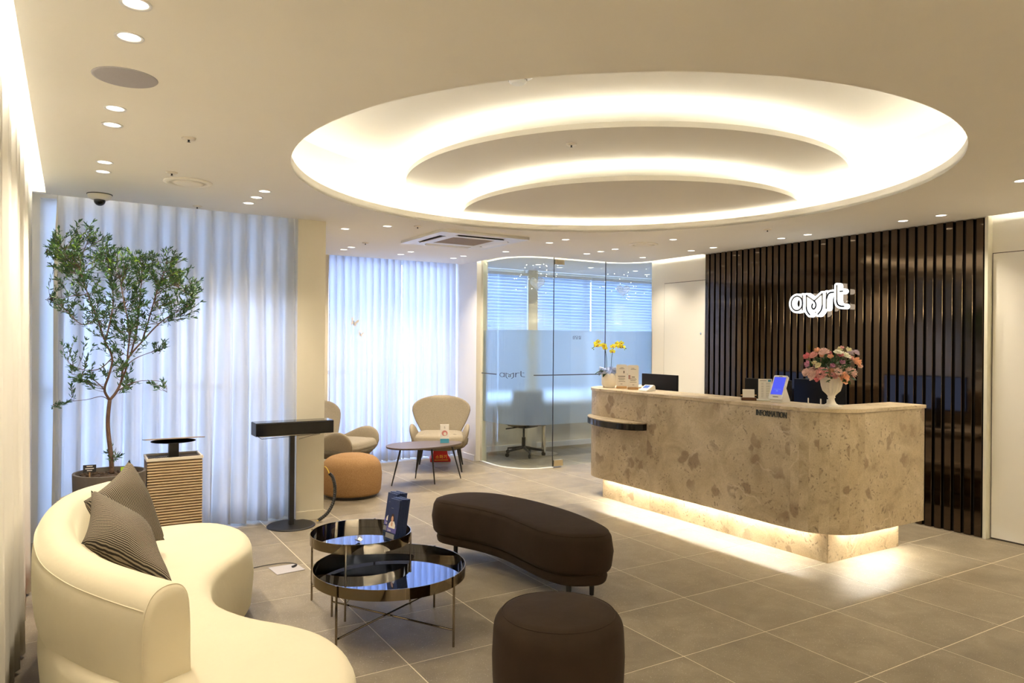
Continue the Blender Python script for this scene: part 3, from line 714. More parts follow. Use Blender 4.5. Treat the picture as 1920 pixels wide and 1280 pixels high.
round_vent(.655, 5.167, .15, 'round air diffuser near the downlights on the left ceiling')
round_vent(5.105, 5.72, .15, 'round air diffuser above the left part of the desk')
t = thing('ceiling_speaker', 'round grey mesh speaker in the ceiling between left downlights', 'speaker', (.178, 3.24, C))
bm = BM(); lathe(bm, [(0, -.005), (.10, -.004), (.106, -.003), (.115, -.003), (.118, 0), (0, 0)], (.178, 3.24, C), 48); obj('grille', bm, M['speaker'], t, smooth=True)
t = thing('dome_camera', 'black dome security camera on the ceiling by the tree', 'camera', (.172, 5.95, C))
bm = BM(); lathe(bm, [(0, 0), (.082, 0), (.082, -.006), (0, -.006)], (.172, 5.95, C), 32); obj('mounting_ring', bm, M['black'], t)
bm = BM(); lathe(bm, [(.078, -.006), (.074, -.03), (.05, -.042), (0, -.042)], (.172, 5.95, C), 32); obj('housing', bm, M['offwhite'], t, smooth=True)
bm = BM(); sphere(bm, (.172, 5.95, C-.046), .038, 20, 12); obj('dome', bm, M['blackgloss'], t, smooth=True)
# cassette air conditioner
ax0, ax1, ay0, ay1 = 2.90, 3.86, 5.99, 6.95
t = thing('air_conditioner', 'white ceiling cassette air conditioner with taupe grille and dark louvres', 'air conditioner', (3.38, 6.47, C))
bm = curve2mesh([[(ax0, ay0), (ax1, ay0), (ax1, ay1), (ax0, ay1)],
  [(ax0+.25, ay0+.25), (ax1-.25, ay0+.25), (ax1-.25, ay1-.25), (ax0+.25, ay1-.25)],
  [(ax0+.22, ay0+.09), (ax1-.22, ay0+.09), (ax1-.22, ay0+.16), (ax0+.22, ay0+.16)], [(ax0+.22, ay1-.16), (ax1-.22, ay1-.16), (ax1-.22, ay1-.09), (ax0+.22, ay1-.09)],
  [(ax0+.09, ay0+.22), (ax0+.16, ay0+.22), (ax0+.16, ay1-.22), (ax0+.09, ay1-.22)], [(ax1-.16, ay0+.22), (ax1-.09, ay0+.22), (ax1-.09, ay1-.22), (ax1-.16, ay1-.22)]], .012)
xf(bm, Matrix.Translation((0, 0, C-.013))); obj('panel', bm, M['white'], t)
bm = BM(); box(bm, ax0+.05, ax1-.05, ay0+.05, ay1-.05, C-.004, C-.001); obj('duct', bm, M['dark'], t)
bm = BM()
for k in range(16):
    y = ay0+.26+k*.0275; box(bm, ax0+.25, ax1-.25, y, y+.016, C-.024, C-.010)
box(bm, ax0+.25, ax1-.25, ay0+.25, ay1-.25, C-.010, C-.006)
obj('return_grille', bm, M['grille'], t)
for (x0, x1, y0, y1) in ((ax0+.23, ax1-.23, ay0+.10, ay0+.15), (ax0+.23, ax1-.23, ay1-.15, ay1-.10)):
    bm = BM(); boxm(bm, Matrix.Translation(((x0+x1)/2, (y0+y1)/2, C-.022)) @ Matrix.Rotation(R_(28 if y0 < 6.4 else -28), 4, 'X'), x1-x0, .05, .005); obj('louvre', bm, M['dark'] if y0 < 6.4 else M['white'], t)
for (x0, x1, y0, y1) in ((ax0+.10, ax0+.15, ay0+.23, ay1-.23), (ax1-.15, ax1-.10, ay0+.23, ay1-.23)):
    bm = BM(); boxm(bm, Matrix.Translation(((x0+x1)/2, (y0+y1)/2, C-.022)) @ Matrix.Rotation(R_(-28 if x0 < 3.3 else 28), 4, 'Y'), .05, y1-y0, .005); obj('louvre', bm, M['dark'] if x0 < 3.3 else M['white'], t)
# ------------------------------------------------------------------ curtains
def curtain(name, axis, a0, a1, pos, z0, z1, nf, amp, seed, m, label, sharp=4.0, top_amp=.6, group=None):
    rnd = random.Random(seed); per = 12; cols = nf*per; rows = 14; P = []
    off = [rnd.uniform(-.22, .22) for _ in range(nf+1)]; am = [rnd.uniform(.7, 1.2) for _ in range(nf+1)]
    for r in range(rows+1):
        v = r/rows; z = z0+(z1-z0)*v; row = []
        for c in range(cols+1):
            s = c/per; k = min(int(s), nf-1); fr = s-k
            o = off[k]*(1-fr)+off[k+1]*fr; A = am[k]*(1-fr)+am[k+1]*fr
            u = s+o*(1-v)*1.2+.06*sin(3*v+k)*(1-v)
            base = abs(cos(pi*s))**(1.4+sharp*max(0, v-.45)**1.0*3)
            soft = .5+.5*cos(2*pi*u)+.25*sin(4*pi*u+k*1.3)
            h = base*v+soft*(1-v)
            h *= amp*A*(1-(1-top_amp)*v)
            a = a0+(a1-a0)*c/cols+.25*(a1-a0)/nf*sin(2*pi*u+1)*(1-v)*.6
            zz = z+(rnd.uniform(-.004, .004) if r == 0 else 0)
            row.append((a, pos-h, zz) if axis == 'x' else (pos+h, a, zz))
        P.append(row)
    bm = BM(); grid(bm, P); o = obj(name, bm, m, smooth=True)
    sd = o.modifiers.new('s', 'SOLIDIFY'); sd.thickness = .0012
    return tag(o, label, 'curtain', group)
curtain('sheer_curtain', 'y', -2.9, 5.78, -.255, .02, C+.12, 44, .055, 3, M['sheer_w'], 'long cream sheer curtain hanging along the left wall beside the sofa')
curtain('sheer_curtain', 'x', -.085, 1.635, 6.33, .02, C+.12, 13, .11, 5, M['sheer'], 'white pleated sheer curtain across the window behind the tree')
curtain('sheer_curtain', 'x', 2.68, 3.63, 8.72, .02, C+.12, 10, .09, 8, M['sheer_f'], 'white sheer curtain panel behind the hidden armchair and pouf')
curtain('sheer_curtain', 'x', 3.66, 4.44, 8.76, .02, C+.12, 8, .08, 9, M['sheer_f'], 'white sheer curtain panel behind the armchair by the glass wall')
near_c = [o for o in COL.objects if o.name.startswith('sheer_curtain') and 'behind the tree' in o.get('label', '')][0]
bm = BM(); rp = random.Random(9)
for k in range(14):
    xc = -.085+1.72*k/13; ws = [(C+.1, .004), (C-.02, .006), (2.35, .016), (2.0, .024), (1.6, .022), (1.0, .018), (.4, .020), (.03, .022)]
    f = rp.uniform(.7, 1.3); dx = rp.uniform(-.02, .02)
    for s in (0, 1):
        P = [[(xc+(q-.5)*2*w_*f+dx*(C-z)/C, 6.345+.02*s+.012*abs(q-.5), z) for q in (0, .25, .5, .75, 1)] for z, w_ in ws]
        grid(bm, P)
o = obj('pleat_folds', bm, M['pleat'], near_c, kind='stuff'); sd = o.modifiers.new('s', 'SOLIDIFY'); sd.thickness = .001
for k, (x, z, s, lab_) in enumerate(((2.985, 1.76, 1.0, 'upper white paper butterfly on the far curtain'), (3.07, 1.62, .7, 'lower, smaller paper butterfly on the far curtain'))):
    t = thing('paper_butterfly', lab_, 'butterfly', (x, 8.625, z), 0)
    for sd in (-1, 1):
        bm = BM(); pts = [(0, 0), (.03, .05), (.055, .065), (.06, .03), (.035, .01), (.045, -.015), (.03, -.04), (.005, -.015)]
        solid(bm, [(p[0]*s, p[1]*s) for p in pts], 'y', -.0008, .0008); xf(bm, Matrix.Translation((x, 8.625, z)) @ Matrix.Rotation(-.7 if sd > 0 else pi+.5, 4, 'Z') @ Matrix.Rotation(.35*sd, 4, 'Y'))
        obj('wing', bm, M['paper'], t)
    bm = BM(); tube(bm, [(x, 8.620, z-.03*s), (x, 8.617, z+.03*s)], .003*s, 6); obj('body', bm, M['ink'], t)
# outlet on the niche wall
t = thing('wall_outlet', 'white double power outlet on the wall beside the armchair', 'outlet', (4.463, 8.45, .35))
bm = BM(); box(bm, 4.456, 4.465, 8.38, 8.53, .29, .41); obj('plate', bm, M['white'], t, bevel=.002)
for z in (.325, .375):
    bm = BM(); lathe(bm, [(0, 0), (.019, 0), (.019, .002), (0, .002)], (0, 0, 0), 16); xf(bm, Matrix.Translation((4.455, 8.45, z)) @ Matrix.Rotation(-pi/2, 4, 'Y')); obj('socket', bm, M['grille'], t)
# ------------------------------------------------------------------ reception desk
desk = thing('reception_desk', 'long reception desk clad in beige marble with rounded corners and glowing base', 'reception desk', (4.9, 4.5, 0))
def arc(cx, cy_, r, a0, a1, n): return [(cx+r*cos(R_(a0+(a1-a0)*i/n)), cy_+r*sin(R_(a0+(a1-a0)*i/n))) for i in range(n+1)]
FX, RY, LY, RR = 4.44, 3.04, 5.95, .35
def shell(path, t_, z0, z1):
    a = [Vector(p) for p in path]; nn = normals2(a, False)
    b = [p+n*t_ for p, n in zip(a, nn)]; c_ = Vector((5.1, 4.5))
    if (b[len(b)//2]-c_).length > (a[len(a)//2]-c_).length: b = [p-n*t_ for p, n in zip(a, nn)]
    bm = BM(); prism(bm, [tuple(p) for p in a]+[tuple(p) for p in b[::-1]], z0, z1); return bm
Z0, Z1 = .21, 1.062
gp = .0006
panels = [[(5.55, RY), (FX+RR+gp, RY)]]
fa = arc(FX+RR, RY+RR, RR, 270, 180, 8)
for a, b in zip(fa, fa[1:]): panels.append([a, ((a[0]+b[0])/2-.0008, (a[1]+b[1])/2-.0008), b])
panels += [[(FX, RY+RR+gp), (FX, 4.908-gp)], [(FX, 4.908+gp), (FX, 5.6)] + arc(FX+RR, LY-RR, RR, 180, 90, 10)[1:], [(FX+RR+.001, LY), (5.3, LY)]]
for p in panels:
    mx_ = (p[0][0]+p[-1][0])/2; my_ = (p[0][1]+p[-1][1])/2
    obj('marble_panel', shell(p, .03, Z0, Z1), M['marble'], desk, origin=None)
path = [(5.56, RY-.008)] + arc(FX+RR, RY+RR, RR+.008, 270, 180, 14) + arc(FX+RR, LY-RR, RR+.008, 180, 90, 14) + [(5.30, LY+.008)]
inner = [(5.30, 5.62), (4.95, 5.62), (4.86, 5.5), (4.86, 3.42), (4.95, 3.32), (5.56, 3.32)]
bm = BM(); prism(bm, path+inner, 1.064, 1.09); obj('counter_top', bm, M['marble_base'], desk, bevel=.002)
def cshape(x0, y0, y1, t_, z0, z1, xr=5.43, xl=5.2):
    bm = BM(); prism(bm, [(xr, y0), (x0, y0), (x0, y1), (xl, y1), (xl, y1-t_), (x0+t_, y1-t_), (x0+t_, y0+t_), (xr, y0+t_)], z0, z1); return bm
# plinth of pale stone slabs
for (x0, x1, y0, y1) in ((4.56, 4.60, 3.168, 4.99), (4.56, 4.60, 4.993, 5.68), (4.563, 5.43, 3.165, 3.205), (4.60, 5.2, 5.64, 5.68)):
    bm = BM(); box(bm, x0, x1, y0, y1, 0.0005, .30); obj('plinth_panel', bm, M['marble_base'], desk, bevel=.001)
def rpath(d): return [(5.55, RY+d)] + arc(FX+RR, RY+RR, RR-d, 270, 180, 14) + arc(FX+RR, LY-RR, RR-d, 180, 90, 14) + [(5.30, LY-d)]
bm = BM(); prism(bm, rpath(.031)+[(5.30, 5.75), (4.62, 5.75), (4.62, 3.22), (5.55, 3.22)], .275, .299); obj('soffit', bm, M['offwhite'], desk)
bm = BM(); tube(bm, [(4.533, 5.62, .249), (4.533, 3.30, .249)], .003, 6); tube(bm, [(4.69, 3.14, .243), (5.40, 3.14, .243)], .003, 6)
obj('light_strip', bm, M['led_d'], desk)
obj('carcass', shell(rpath(.031), .03, .30, 1.06), M['offwhite'], desk)
bm = BM(); box(bm, 4.9, 5.5, 3.35, 5.6, .72, .75); obj('worktop', bm, M['offwhite'], desk)
bm = curve2mesh(None, .004, 'INFORMATION', .062); bb = [v.co.x for v in bm.verts]; sw = .272/(max(bb)-min(bb))
xf(bm, Matrix.Translation((FX-.005, 3.555, 1.022)) @ Matrix.Rotation(-pi/2, 4, 'Z') @ Matrix.Rotation(pi/2, 4, 'X') @ Matrix.Scale(sw, 4, (1, 0, 0)))
obj('lettering', bm, M['amrt_dark'], desk)
so = [Vector(p) for p in [(4.43, 4.90), (4.385, 4.90)]] + spline([(4.385, 4.90), (4.30, 4.97), (4.245, 5.1), (4.235, 5.28), (4.27, 5.48), (4.36, 5.68), (4.475, 5.80)], 36, False)
si = [(p.x, p.y) for p in so] + [(4.52, 5.78), (4.46, 5.66), (4.438, 5.6)]
bm = BM(); prism(bm, si, .755, .812); obj('shelf_edge', bm, M['blackgloss'], desk)
bm = BM(); prism(bm, si, .8125, .822); obj('shelf_top', bm, M['marble'], desk)
# ------------------------------------------------------------------ sofa
sofa = thing('curved_sofa', 'large cream velvet kidney-shaped sofa with curved backrest along the left curtain', 'sofa', (.35, 3.3, 0))
seat = [(.07, 2.72), (-.03, 3.0), (-.08, 3.35), (-.10, 3.7), (-.09, 4.0), (-.04, 4.3), (.08, 4.58), (.26, 4.76), (.48, 4.80), (.66, 4.79), (.80, 4.70), (.885, 4.50), (.885, 4.25), (.81, 4.03), (.68, 3.84), (.585, 3.65), (.55, 3.44), (.565, 3.24),
        (.65, 3.05), (.77, 2.89), (.845, 2.74), (.87, 2.58), (.85, 2.40), (.78, 2.23), (.66, 2.10), (.48, 2.04), (.30, 2.10), (.16, 2.32), (.10, 2.52)]
bm = BM(); cushion(bm, seat, .035, .425, .05, .06, .008, .012); obj('seat_base', bm, M['velvet'], sofa, smooth=True)
cl = spline([(.275, 2.60), (.17, 2.80), (.07, 3.03), (-.005, 3.3), (-.04, 3.6), (-.045, 3.9), (-.01, 4.2), (.07, 4.45), (.2, 4.62)], 64, False)
nn = normals2(cl, False)
if nn[30].x > 0: nn = [-n for n in nn]
sec = [(.045, .335), (.075, .37), (.088, .45), (.090, .58), (.084, .655), (.070, .700), (.045, .728), (.01, .740), (-.03, .736), (-.058, .715), (-.074, .675), (-.080, .60), (-.082, .50), (-.082, .41), (-.06, .36), (0, .34)]
_s = spline([(a, z) for a, z in sec], 64); sec = [(v.x, v.y) for v in _s]
def ring_at(p, n, sc=1, sh=Vector((0, 0))):
    return [(p.x+sh.x+n.x*a*sc, p.y+sh.y+n.y*a*sc, .535+(z-.535)*sc) for a, z in sec]
d0 = (cl[0]-cl[1]).normalized(); d1 = (cl[-1]-cl[-2]).normalized()
R = [ring_at(cl[0], nn[0], .80, d0*.022), ring_at(cl[0], nn[0], .93, d0*.018), ring_at(cl[0], nn[0], .985, d0*.008)] + [ring_at(p, n) for p, n in zip(cl, nn)] + \
    [ring_at(cl[-1], nn[-1], .93, d1*.04), ring_at(cl[-1], nn[-1], .7, d1*.07), ring_at(cl[-1], nn[-1], .35, d1*.085)]
bm = BM(); V = grid(bm, R, closed_u=True); bm.faces.new(V[0]); bm.faces.new(V[-1][::-1]); bmesh.ops.recalc_face_normals(bm, faces=bm.faces)
obj('backrest', bm, M['velvet'], sofa, smooth=True)
bm = BM(); tube(bm, [(p.x+n.x*.0805, p.y+n.y*.0805, .672) for p, n in zip(cl, nn)], .0022, 6)
rr = ring_at(cl[0], nn[0], .985, d0*.008); tube(bm, rr+rr[:1], .0022, 6); obj('piping', bm, M['velvet'], sofa, smooth=True)
bm = BM()
for x, y in ((.3, 2.3), (.7, 2.5), (.1, 3.2), (.1, 4.2), (.7, 4.5), (.35, 3.5)): lathe(bm, [(0, 0.0005), (.03, .0005), (.03, .05), (0, .05)], (x, y, 0), 12)
obj('glide_feet', bm, M['black'], sofa)
def pillow(name, Cn, th, label, seed):
    c = sum((Vector(p) for p in Cn), Vector())/4
    t = None; n1, n2, n3, n4 = [Vector(p) for p in Cn]; nrm = (n3-n1).cross(n4-n2).normalized(); rnd = random.Random(seed)
    if nrm.y > 0: nrm = -nrm
    K = 22
    def side(s):
        rows = []
        for a in range(K+1):
            row = []
            for b in range(K+1):
                u, v = b/K, a/K; pu = u; pv = v
                k = 4*u*(1-u)*4*v*(1-v)
                uu = .5+(u-.5)*(1-.10*(1-4*(v-.5)**2)*abs(2*u-1)**6*1); vv = .5+(v-.5)*(1-.10*(1-4*(u-.5)**2)*abs(2*v-1)**6)
                p = n1*(1-uu)*(1-vv)+n4*uu*(1-vv)+n3*uu*vv+n2*(1-uu)*vv
                h = th*k**.42*(1+.10*sin(7*u+seed)*sin(6*v+2*seed)+.10*sin(11*u*v+seed))
                row.append(p+nrm*h*s)
            rows.append(row)
        return rows
    bm = BM(); grid(bm, side(1), uv=(1, 1)); grid(bm, side(-1), uv=(1, 1))
    bmesh.ops.remove_doubles(bm, verts=bm.verts, dist=1e-5); bmesh.ops.recalc_face_normals(bm, faces=bm.faces)
    o = obj(name, bm, M['stripe'], smooth=True, origin=c); tag(o, label, 'cushion'); return o
pillow('cushion', [(.262, 4.15, .925), (.06, 4.02, .76), (.20, 3.86, .50), (.425, 4.12, .50)], .095, 'rear dark striped woven cushion with its corner pointing up, leaning on the sofa back', 2)
pillow('cushion', [(.085, 3.77, .855), (.045, 3.52, .68), (.385, 3.30, .49), (.30, 3.66, .70)], .085, 'front dark striped woven cushion slumped over the sofa backrest', 5)
# ------------------------------------------------------------------ brown bench and pouf
bench = thing('bean_bench', 'dark brown velvet bean-shaped bench on a low plinth', 'bench', (2.5, 4.0, 0))
bo = [(2.195, 4.56), (2.25, 4.42), (2.33, 4.22), (2.375, 4.0), (2.375, 3.75), (2.38, 3.55), (2.43, 3.39), (2.54, 3.305), (2.66, 3.28), (2.77, 3.36), (2.83, 3.55), (2.86, 3.85), (2.84, 4.15), (2.78, 4.42), (2.68, 4.64), (2.52, 4.76), (2.34, 4.76), (2.22, 4.68)]
bm = BM(); cushion(bm, bo, .185, .43, .045, .06, .008, .010, 6); obj('seat', bm, M['brown'], bench, smooth=True)
P = spline(bo, 96); Pn = normals2(P); cc = Vector((2.6, 4.0))
sg = 1 if ((P[0]+Pn[0]*.1)-cc).length > (P[0]-cc).length else -1
inn = [(p.x-n.x*.03*sg, p.y-n.y*.03*sg) for p, n in zip(P, Pn)]
bm = BM(); cushion(bm, inn[::3], .125, .195, .018, .018, 0, .004); obj('plinth', bm, M['brown'], bench, smooth=True)
bm = BM(); tube(bm, [(p.x-n.x*.019*sg, p.y-n.y*.019*sg, .4165) for p, n in zip(P, Pn)]+[(P[0].x-Pn[0].x*.019*sg, P[0].y-Pn[0].y*.019*sg, .4165)], .002, 6); obj('piping', bm, M['brown'], bench)
for x, y in ((2.37, 4.62), (2.68, 4.5), (2.52, 3.45), (2.73, 3.5)):
    bm = BM(); lathe(bm, [(0, 0.0), (.014, 0.0), (.018, .13), (0, .13)], (x, y, .0005), 12); obj('leg', bm, M['black'], bench)
def pouf(name, x, y, r, h, m, label, base, rt=.07, seam=True, sh=.80):
    t = thing(name, label, 'pouf', (x, y, 0)); prof = [(0, .03), (r*.93, .03), (r*.985, .06), (r*1.01, h*.35), (r*1.02, h*.55), (r*1.005, h*(sh-.03))]
    for k in range(1, 8): a = pi/2*k/7; prof.append((r*1.0-rt+rt*cos(a), h*sh+(h*(.97-sh))*sin(a)))
    prof += [(r*.5, h*.992), (0, h)]
    bm = BM(); lathe(bm, prof, (x, y, 0), 64); obj('seat', bm, m, t, smooth=True)
    bm = BM(); lathe(bm, [(0, .0005), (r*.86, .0005), (r*.86, .032), (0, .032)], (x, y, 0), 40); obj('base', bm, base, t)
    if seam:
        a = 1.05; bm = BM(); R2 = r-rt+rt*cos(a); z = h*.80+h*.17*sin(a)
        tube(bm, [(x+R2*cos(2*pi*i/64), y+R2*sin(2*pi*i/64), z+.001) for i in range(65)], .0022, 6, cap=False); obj('piping', bm, m, t)
    return t
pouf('round_pouf', 1.755, 2.475, .272, .435, M['brown'], 'round dark brown velvet pouf in the foreground', M['black'])
pouf('round_pouf', 2.405, 6.97, .292, .41, M['orange'], 'round orange tweed pouf beside the beige pillar', M['black'], .13, False, .64)
# ------------------------------------------------------------------ tray tables
def tray_table(x, y, r, zt, label, ang, cross=True):
    t = thing('tray_table', label, 'coffee table', (x, y, 0), 0, None)
    bm = BM()
    for pr_ in ([(r, zt-.055), (r, zt)], [(r, zt), (r-.004, zt)], [(r-.004, zt), (r-.004, zt-.0495)], [(r-.004, zt-.055), (r, zt-.055)]): lathe(bm, pr_, (x, y, 0), 128)
    obj('rim', bm, M['champagne'], t, smooth=False)
    for p in t.children[0].data.polygons: p.use_smooth = True
    bm = BM(); lathe(bm, [(0, zt-.050), (r-.004, zt-.050), (r-.004, zt-.055), (0, zt-.055)], (x, y, 0), 96); obj('mirror_top', bm, M['mirror'], t)
    L = []
    for a in ang:
        lx, ly = x+(r+.004)*cos(R_(a)), y+(r+.004)*sin(R_(a)); L.append((lx, ly))
        bm = BM(); tube(bm, [(lx, ly, .0005), (lx, ly, zt+.002)], .006, 10); obj('leg', bm, M['champagne'], t, smooth=False)
    if cross:
        for a, b, dz in ((0, 2, 0), (1, 3, .012)):
            bm = BM(); tube(bm, [(*L[a], .085+dz), (*L[b], .085+dz)], .005, 8); obj('cross_bar', bm, M['champagne'], t)
    return t
tray_table(1.457, 3.60, .40, .355, 'larger low round table with smoked mirror tray and champagne metal rim', [-60, 29, 120, 209])
tray_table(1.47, 4.085, .292, .42, 'smaller round mirrored tray table behind the larger one, holding leaflets', [-36, 54, 144, 234])
# leaflets and butterfly on the small table
def leaflet_stack(x, y, rz, n, label, tilt=.16):
    t = thing('leaflet_stack', label, 'leaflets', (x, y, .3705), rz)
    w_, d_, h_ = .098, .075, .235
    M0 = Matrix.Rotation(-tilt, 4, 'X')
    def pl(bm):
        for v in bm.verts: v.co = Vector((v.co.x, v.co.y+v.co.z*tilt, v.co.z))
        return bm
    bm = BM(); box(bm, -w_/2-.004, w_/2+.004, -.004, -.001, 0, .05); box(bm, -w_/2-.004, w_/2+.004, d_, d_+.003, 0, .09); box(bm, -w_/2-.004, w_/2+.004, -.004, d_+.003, 0, .003); obj('holder', pl(bm), M['glass'], t, local=True)
    for k in range(n):
        y0 = d_*k/n; rn = random.Random(k*7+n)
        bm = BM(); box(bm, -w_/2, w_/2, y0, y0+d_/n*.82, .0035, .0035+h_+rn.uniform(-.004, .004)); obj('leaflet', pl(bm), M['navy'], t, local=True)
    e = -.0005
    bm = BM(); box(bm, -w_/2, w_/2, e-.0006, e+.0003, .05, .085); obj('colour_band', pl(bm), M['purple'], t, local=True)
    bm = BM(); box(bm, -w_/2+.006, w_/2-.006, e-.0052, e-.0045, .018, .045); obj('grey_band', pl(bm), M['greyprint'], t, local=True)
    def flat(pts, m, nm, dd):
        bm = BM(); solid(bm, pts, 'y', e-dd, e-dd+.0004); obj(nm, pl(bm), m, t, local=True)
    flat(ell(0, .122, .017, .034), M['hair'], 'picture_hair', .0008)
    flat([(-.03, .075), (.034, .075), (.036, .095), (.02, .116), (-.012, .112), (-.028, .095)], M['offwhite'], 'picture_blouse', .0011)
    flat(ell(.0, .126, .0105, .017), M['skin'], 'picture_face', .0014)
    flat([(-.008, .09), (.008, .085), (.009, .108), (-.006, .108)], M['skin'], 'picture_neck', .0017)
    for s_, z, sz, mm in (('Live', .062, .020, 'paper'), ('· · · ·', .186, .012, 'paper')):
        bm = curve2mesh(None, .0003, s_, sz); xf(bm, Matrix.Translation((-.012, e-.0056 if z < .1 else e-.0018, z)) @ Matrix.Rotation(pi/2, 4, 'X')); obj('lettering', pl(bm), M[mm], t, local=True)
    return t
leaflet_stack(1.600, 3.965, R_(-78), 9, 'front dark blue leaflet stack with a portrait, on the small tray table')
leaflet_stack(1.652, 4.13, R_(-78), 9, 'rear dark blue leaflet stack, half hidden behind the front one')
t = thing('paper_butterfly', 'tiny silver paper butterfly lying on the small mirrored tray', 'butterfly', (1.44, 4.04, .371))
for s in (-1, 1):
    bm = BM(); solid(bm, [(0, 0), (.018, .016), (.032, .012), (.024, -.004), (.020, -.018), (.004, -.012)], 'z', 0, .0008)
    xf(bm, Matrix.Translation((1.44, 4.04, .3715)) @ Matrix.Rotation(.6, 4, 'Z') @ Matrix.Scale(s, 4, (1, 0, 0)) @ Matrix.Rotation(-.7, 4, 'Y')); bmesh.ops.recalc_face_normals(bm, faces=bm.faces); obj('wing', bm, M['paper'], t)
# ------------------------------------------------------------------ side table with pebble top
st = thing('side_table', 'low side table with dark pebble-shaped top and thin splayed black legs', 'side table', (3.3, 7.2, 0))
po = [(2.86, 7.10), (2.93, 6.99), (3.10, 6.92), (3.35, 6.93), (3.58, 7.00), (3.72, 7.12), (3.70, 7.24), (3.55, 7.34), (3.32, 7.42), (3.08, 7.42), (2.92, 7.32), (2.86, 7.2)]
bm = BM(); cushion(bm, po, .405, .425, .008, .003, 0, 0, 2); obj('table_top', bm, mat('taupe_top', (.115, .085, .075), .45), st)
for fx, fy in ((2.923, 7.201), (3.320, 7.475), (3.362, 7.06), (3.765, 7.229)):
    tx, ty = 3.3+(fx-3.3)*.72, 7.2+(fy-7.2)*.62; bm = BM(); tube(bm, [(fx, fy, .0005), (tx, ty, .407)], [.006, .011], 10); obj('leg', bm, M['black'], st)
t = thing('leaflet_stand', 'white leaflet card with pink picture and teal base on the side table', 'card', (3.52, 7.15, .4255), R_(-24))
def lean(bm, k=.18):
    for v in bm.verts: v.co.y += v.co.z*k
    return bm
bm = BM(); box(bm, -.048, .048, 0, .012, 0, .20); obj('card', lean(bm), M['paper'], t, local=True)
bm = BM(); box(bm, -.048, .048, -.0008, 0, 0, .045); obj('teal_band', lean(bm), M['tealp'], t, local=True)
bm = BM(); solid(bm, ell(0, .105, .032, .030), 'y', -.0008, 0); obj('picture', lean(bm), M['pinkp'], t, local=True)
bm = BM(); solid(bm, ell(.004, .098, .016, .018), 'y', -.0014, -.0008); obj('picture_face', lean(bm), M['offwhite'], t, local=True)
bm = curve2mesh(None, .0003, 'S', .03); xf(bm, Matrix.Translation((0, -.0008, .165)) @ Matrix.Rotation(pi/2, 4, 'X')); obj('lettering', lean(bm), M['ink'], t, local=True)
# ------------------------------------------------------------------ armchairs
def armchair(x, y, rz, label):
    t = thing('armchair', label, 'armchair', (x, y, 0), rz, 'boucle armchairs')
    bm = BM(); cushion(bm, [(-.27, -.30), (0, -.335), (.27, -.30), (.31, -.12), (.29, .12), (.24, .26), (0, .29), (-.24, .26), (-.29, .12), (-.31, -.12)], .30, .435, .05, .055, .012, .01); obj('seat_cushion', bm, M['boucle'], t, local=True, smooth=True)
    bm = BM(); rows = []
    for k, (z, s) in enumerate([(.235, .45), (.245, .7), (.27, .88), (.31, 1.0), (.35, 1.03)]):
        rows.append([(s*.325*cos(2*pi*i/40)*(1+.12*abs(sin(4*pi*i/40))), s*.325*sin(2*pi*i/40)*(1+.12*abs(sin(4*pi*i/40))), z) for i in range(40)])
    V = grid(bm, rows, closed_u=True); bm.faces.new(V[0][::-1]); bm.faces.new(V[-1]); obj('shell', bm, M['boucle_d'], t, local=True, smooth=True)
    # flared back: closed loft of soft cross-sections
    def sgp(x, e): return (1 if x >= 0 else -1)*abs(x)**e
    rows = []
    for v in [0, .03, .08, .16, .26, .36, .46, .56, .66, .75, .82, .88, .92, .95, .975, .99, 1.0]:
        hw = .205+.165*sin(min(1, v/.80)*pi/2)**1.25; th = .042
        k = max(.04, (1-max(0, (v-.62)/.38)**2.6))**(1/2.2); hw *= k; th *= max(.12, (1-max(0, (v-.90)/.10)**2)**.5)
        if v < .05: th *= .6+8*v
        row = []
        for i in range(40):
            f = 2*pi*i/40; u = sgp(cos(f), .85); t2_ = sgp(sin(f), .8)
            row.append((hw*u, .235+.12*v-.10*abs(u)**2.2*(.5+.5*min(1, v*1.4))*k+th*t2_, .33+.535*v))
        rows.append(row)
    bm = BM(); V = grid(bm, rows, closed_u=True); bm.faces.new(V[0][::-1]); bm.faces.new(V[-1]); bmesh.ops.recalc_face_normals(bm, faces=bm.faces)
    obj('backrest', bm, M['boucle'], t, local=True, smooth=True)
    for s in (-1, 1):
        rows = []
        for q in [0, .02, .07, .15, .25, .35, .45, .55, .65, .74, .82, .89, .94, .98, 1.0]:
            top = .425+.135*sin(min(1, q/.74)*pi/2)**1.5; bot = .285; th = .036
            e = max(0, (q-.70)/.30); sh = (1-e**2.4)**(1/2.4) if e < 1 else .06; sh = max(.06, sh)
            m_ = (top+bot)/2-.02*e; hh = (top-bot)/2*sh; th *= max(.25, sh) if q > .05 else .5+10*q
            row = []
            for i in range(24):
                f = 2*pi*i/24; zz = m_+hh*sgp(sin(f), .8); rel = (zz-bot)/(top-bot)
                row.append((s*(.265+.01*q+.075*rel*(.45+.55*q)+th*sgp(cos(f), .8)), .215-.525*q, zz))
            rows.append(row)
        bm = BM(); V = grid(bm, rows, closed_u=True); bm.faces.new(V[0]); bm.faces.new(V[-1]); bmesh.ops.recalc_face_normals(bm, faces=bm.faces)
        obj('armrest', bm, M['boucle'], t, local=True, smooth=True)
    for sx in (-1, 1):
        for sy in (-1, 1):
            bm = BM(); tube(bm, [(sx*.27, sy*.27, .0005), (sx*.22, sy*.22, .27)], [.009, .015], 10); obj('leg', bm, M['black'], t, local=True)
    return t
armchair(3.845, 7.93, R_(-28.5), 'beige boucle wing armchair facing the room beside the glass wall')
armchair(2.60, 7.90, R_(42), 'beige boucle armchair half hidden behind the beige pillar')
